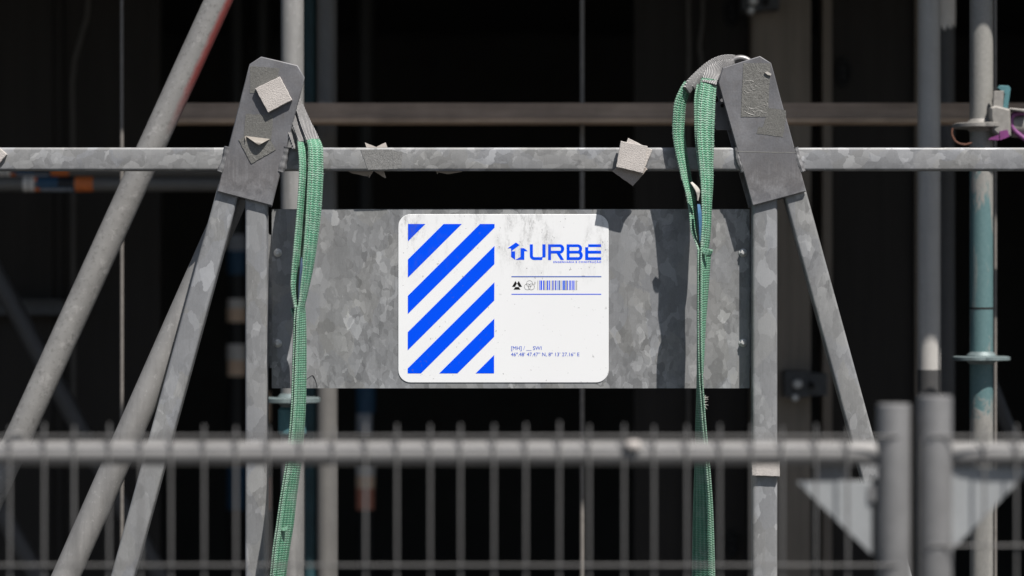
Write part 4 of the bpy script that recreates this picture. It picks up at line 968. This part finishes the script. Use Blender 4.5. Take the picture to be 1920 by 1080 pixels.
# ------------------------------------------------------------------ fence in front
FY = -1.71
def fence(name, post_px, post_top, wires, x_end_px, tube_py, hw, label, corner, far_px):
    c_ = W(post_px, 540, FY); s = sc_at(FY)
    t = thing(name, (c_.x, FY, 0.0), label, 'mesh fence', 'temporary mesh fence panels')
    ztop = W(0, post_top, FY).z
    n = 8
    for pxp in (post_px, far_px):
        q_ = W(pxp, 540, FY)
        b = MB(); b.tube([(q_.x, FY, 0.10)] + [(q_.x, FY, 0.10 + (ztop-0.104)*k/n) for k in range(1, n+1)] + [(q_.x, FY, ztop-0.001), (q_.x, FY, ztop)], [0.0213]*(n+1) + [0.0208, 0.0195], 28); b.build('post', M['fence'], t)
    zt = W(0, tube_py, FY).z; sg = 1 if x_end_px > post_px else -1
    xa = c_.x + sg*0.021; xb = W(far_px, 0, FY).x
    b = MB(); L = xb - xa
    pts = [(xa, FY, zt), (xa + sg*0.018, FY, zt), (xa + sg*0.05, FY, zt)] + [(xa + (L)*f, FY, zt) for f in (0.2, 0.4, 0.6, 0.8, 1.0)]
    b.tube(pts, 0.0152, 24)
    # flattened end next to the post
    for v in b.v:
        d = abs(v.x - xa)
        if d < 0.03:
            k = 1 - d/0.03; v.y = FY + (v.y-FY)*(1-0.55*k)
    b.build('top_rail', M['fence_rail'], t)
    b = MB(); b.tube([(xa, FY, 0.22), (xb, FY, 0.22)], 0.0152, 20); b.build('bottom_rail', M['fence_rail'], t)
    wy = FY - 0.0175; z1_ = W(0, 795, wy).z
    me = None; wr = random.Random(int(post_px))
    for wx in wires:
        q_ = W(wx, 540, wy)
        if me is None:
            b = MB(); b.tube([(q_.x, wy, 0.20), (q_.x, wy, 0.6), (q_.x, wy, z1_ - .001), (q_.x, wy, z1_)], [0.0016, 0.0016, 0.0016, 0.0011], 8)
            o = b.build('wire', M['wire'], t); me = o; x_first = q_.x
        else:
            o = me.copy(); sc.collection.objects.link(o); o.parent = t; o.location = (q_.x - x_first + wr.uniform(-.0011, .0011), 0, wr.uniform(-.0025, .0015)); o.rotation_euler = (0, wr.uniform(-.0012, .0012), 0)
    for i_, py_ in enumerate(hw):
        yy = wy - 0.0042; q_ = W(0, py_, yy)
        xs = W(post_px, 0, yy).x + (-1)*sg*0.006
        b = MB(); b.tube([(xs, yy, q_.z), (xs + sg*0.02, yy, q_.z), (xb, yy, q_.z)], 0.0016, 8); b.build('cross_wire', M['wire'], t)
    P = corner
    b = MB(); b.prism(pxpoly(P, FY + 0.004), FY + 0.002, FY + 0.006, 0.0008); b.build('corner_plate', M['corner'], t)
    # little welding lugs that tie the plate to post and rail
    return t
w1 = [21 + 60.35*k for k in range(-16, 27)]
f1 = fence('mesh_fence', 1676, 757, w1, 0, 850, (818, 1060, 1420), 'galvanised wire mesh fence crossing in front of the rack', [(1492,902),(1634,902),(1634,1040)], -985)
b = MB(); q0 = W(1634, 910, FY+.004); b.box((q0.x-0.004, FY-0.002, q0.z-0.02), (W(1650,0,FY).x, FY+0.0015, q0.z)); b.build('plate_lug', M['fence'], f1, smooth=0)
b = MB(); q1 = W(1634, 1042, FY+.024); q0 = W(1652, 898, FY+.024); b.box((q1.x, FY+0.022, q1.z), (q0.x, FY+0.030, q0.z)); b.build('gap_shade_strip', M['fence'], f1, smooth=0)  # added strip behind the post that hides the leg and keeps the gap dark
b = MB(); q0 = W(1560, 903, FY+.004); b.box((q0.x-0.02, FY+0.0065, q0.z-0.008), (q0.x+0.02, FY+0.0095, q0.z+0.025)); b.build('plate_lug', M['fence'], f1, smooth=0)
w2 = [1846 + 58.5*k for k in range(0, 26)]
f2 = fence('mesh_fence', 1753.5, 742, w2, 4000, 851, (818, 1023, 1420), 'neighbouring wire mesh fence standing beside the teal pole', [(1782,876),(1926,876),(1926,886),(1786,1032),(1782,1032)], 3400)
# fence clip and a crumb of felt on the rail
for nm, px_, lab in (('concrete_block', 1714, 'concrete foot block under the two meeting fence posts'), ('concrete_block', -985, 'concrete foot block under the far post of the long mesh fence'), ('concrete_block', 3400, 'concrete foot block under the far post of the neighbouring mesh fence')):
    q_ = W(px_, 540, FY); b = MB()
    b.loft([[(q_.x-0.16, FY-0.36, 0.002),(q_.x+0.16, FY-0.36, 0.002),(q_.x+0.16, FY+0.36, 0.002),(q_.x-0.16, FY+0.36, 0.002)],
            [(q_.x-0.15, FY-0.34, 0.12),(q_.x+0.15, FY-0.34, 0.12),(q_.x+0.15, FY+0.34, 0.12),(q_.x-0.15, FY+0.34, 0.12)]])
    o = b.build(nm, M['block'], None, smooth=0, origin=(q_.x, FY, 0)); tag(o, lab, 'concrete block', 'fence foot blocks')
c_ = W(1187, 832, FY - 0.004); b = MB()
b.prism(jag(pxpoly([(1176,826),(1196,825),(1201,836),(1196,844),(1178,843),(1173,834)], FY - 0.012), 0.003, 0.0008, 3), FY - 0.026, FY - 0.012, 0.002)
o = b.build('felt_crumb', M['foam'], None, smooth=60, origin=(c_.x, FY - 0.012, c_.z)); tag(o, 'small pale felt crumb stuck on the fence rail', 'felt pad')

for o in bpy.data.objects:
    if 'wl' in o: del o['wl']
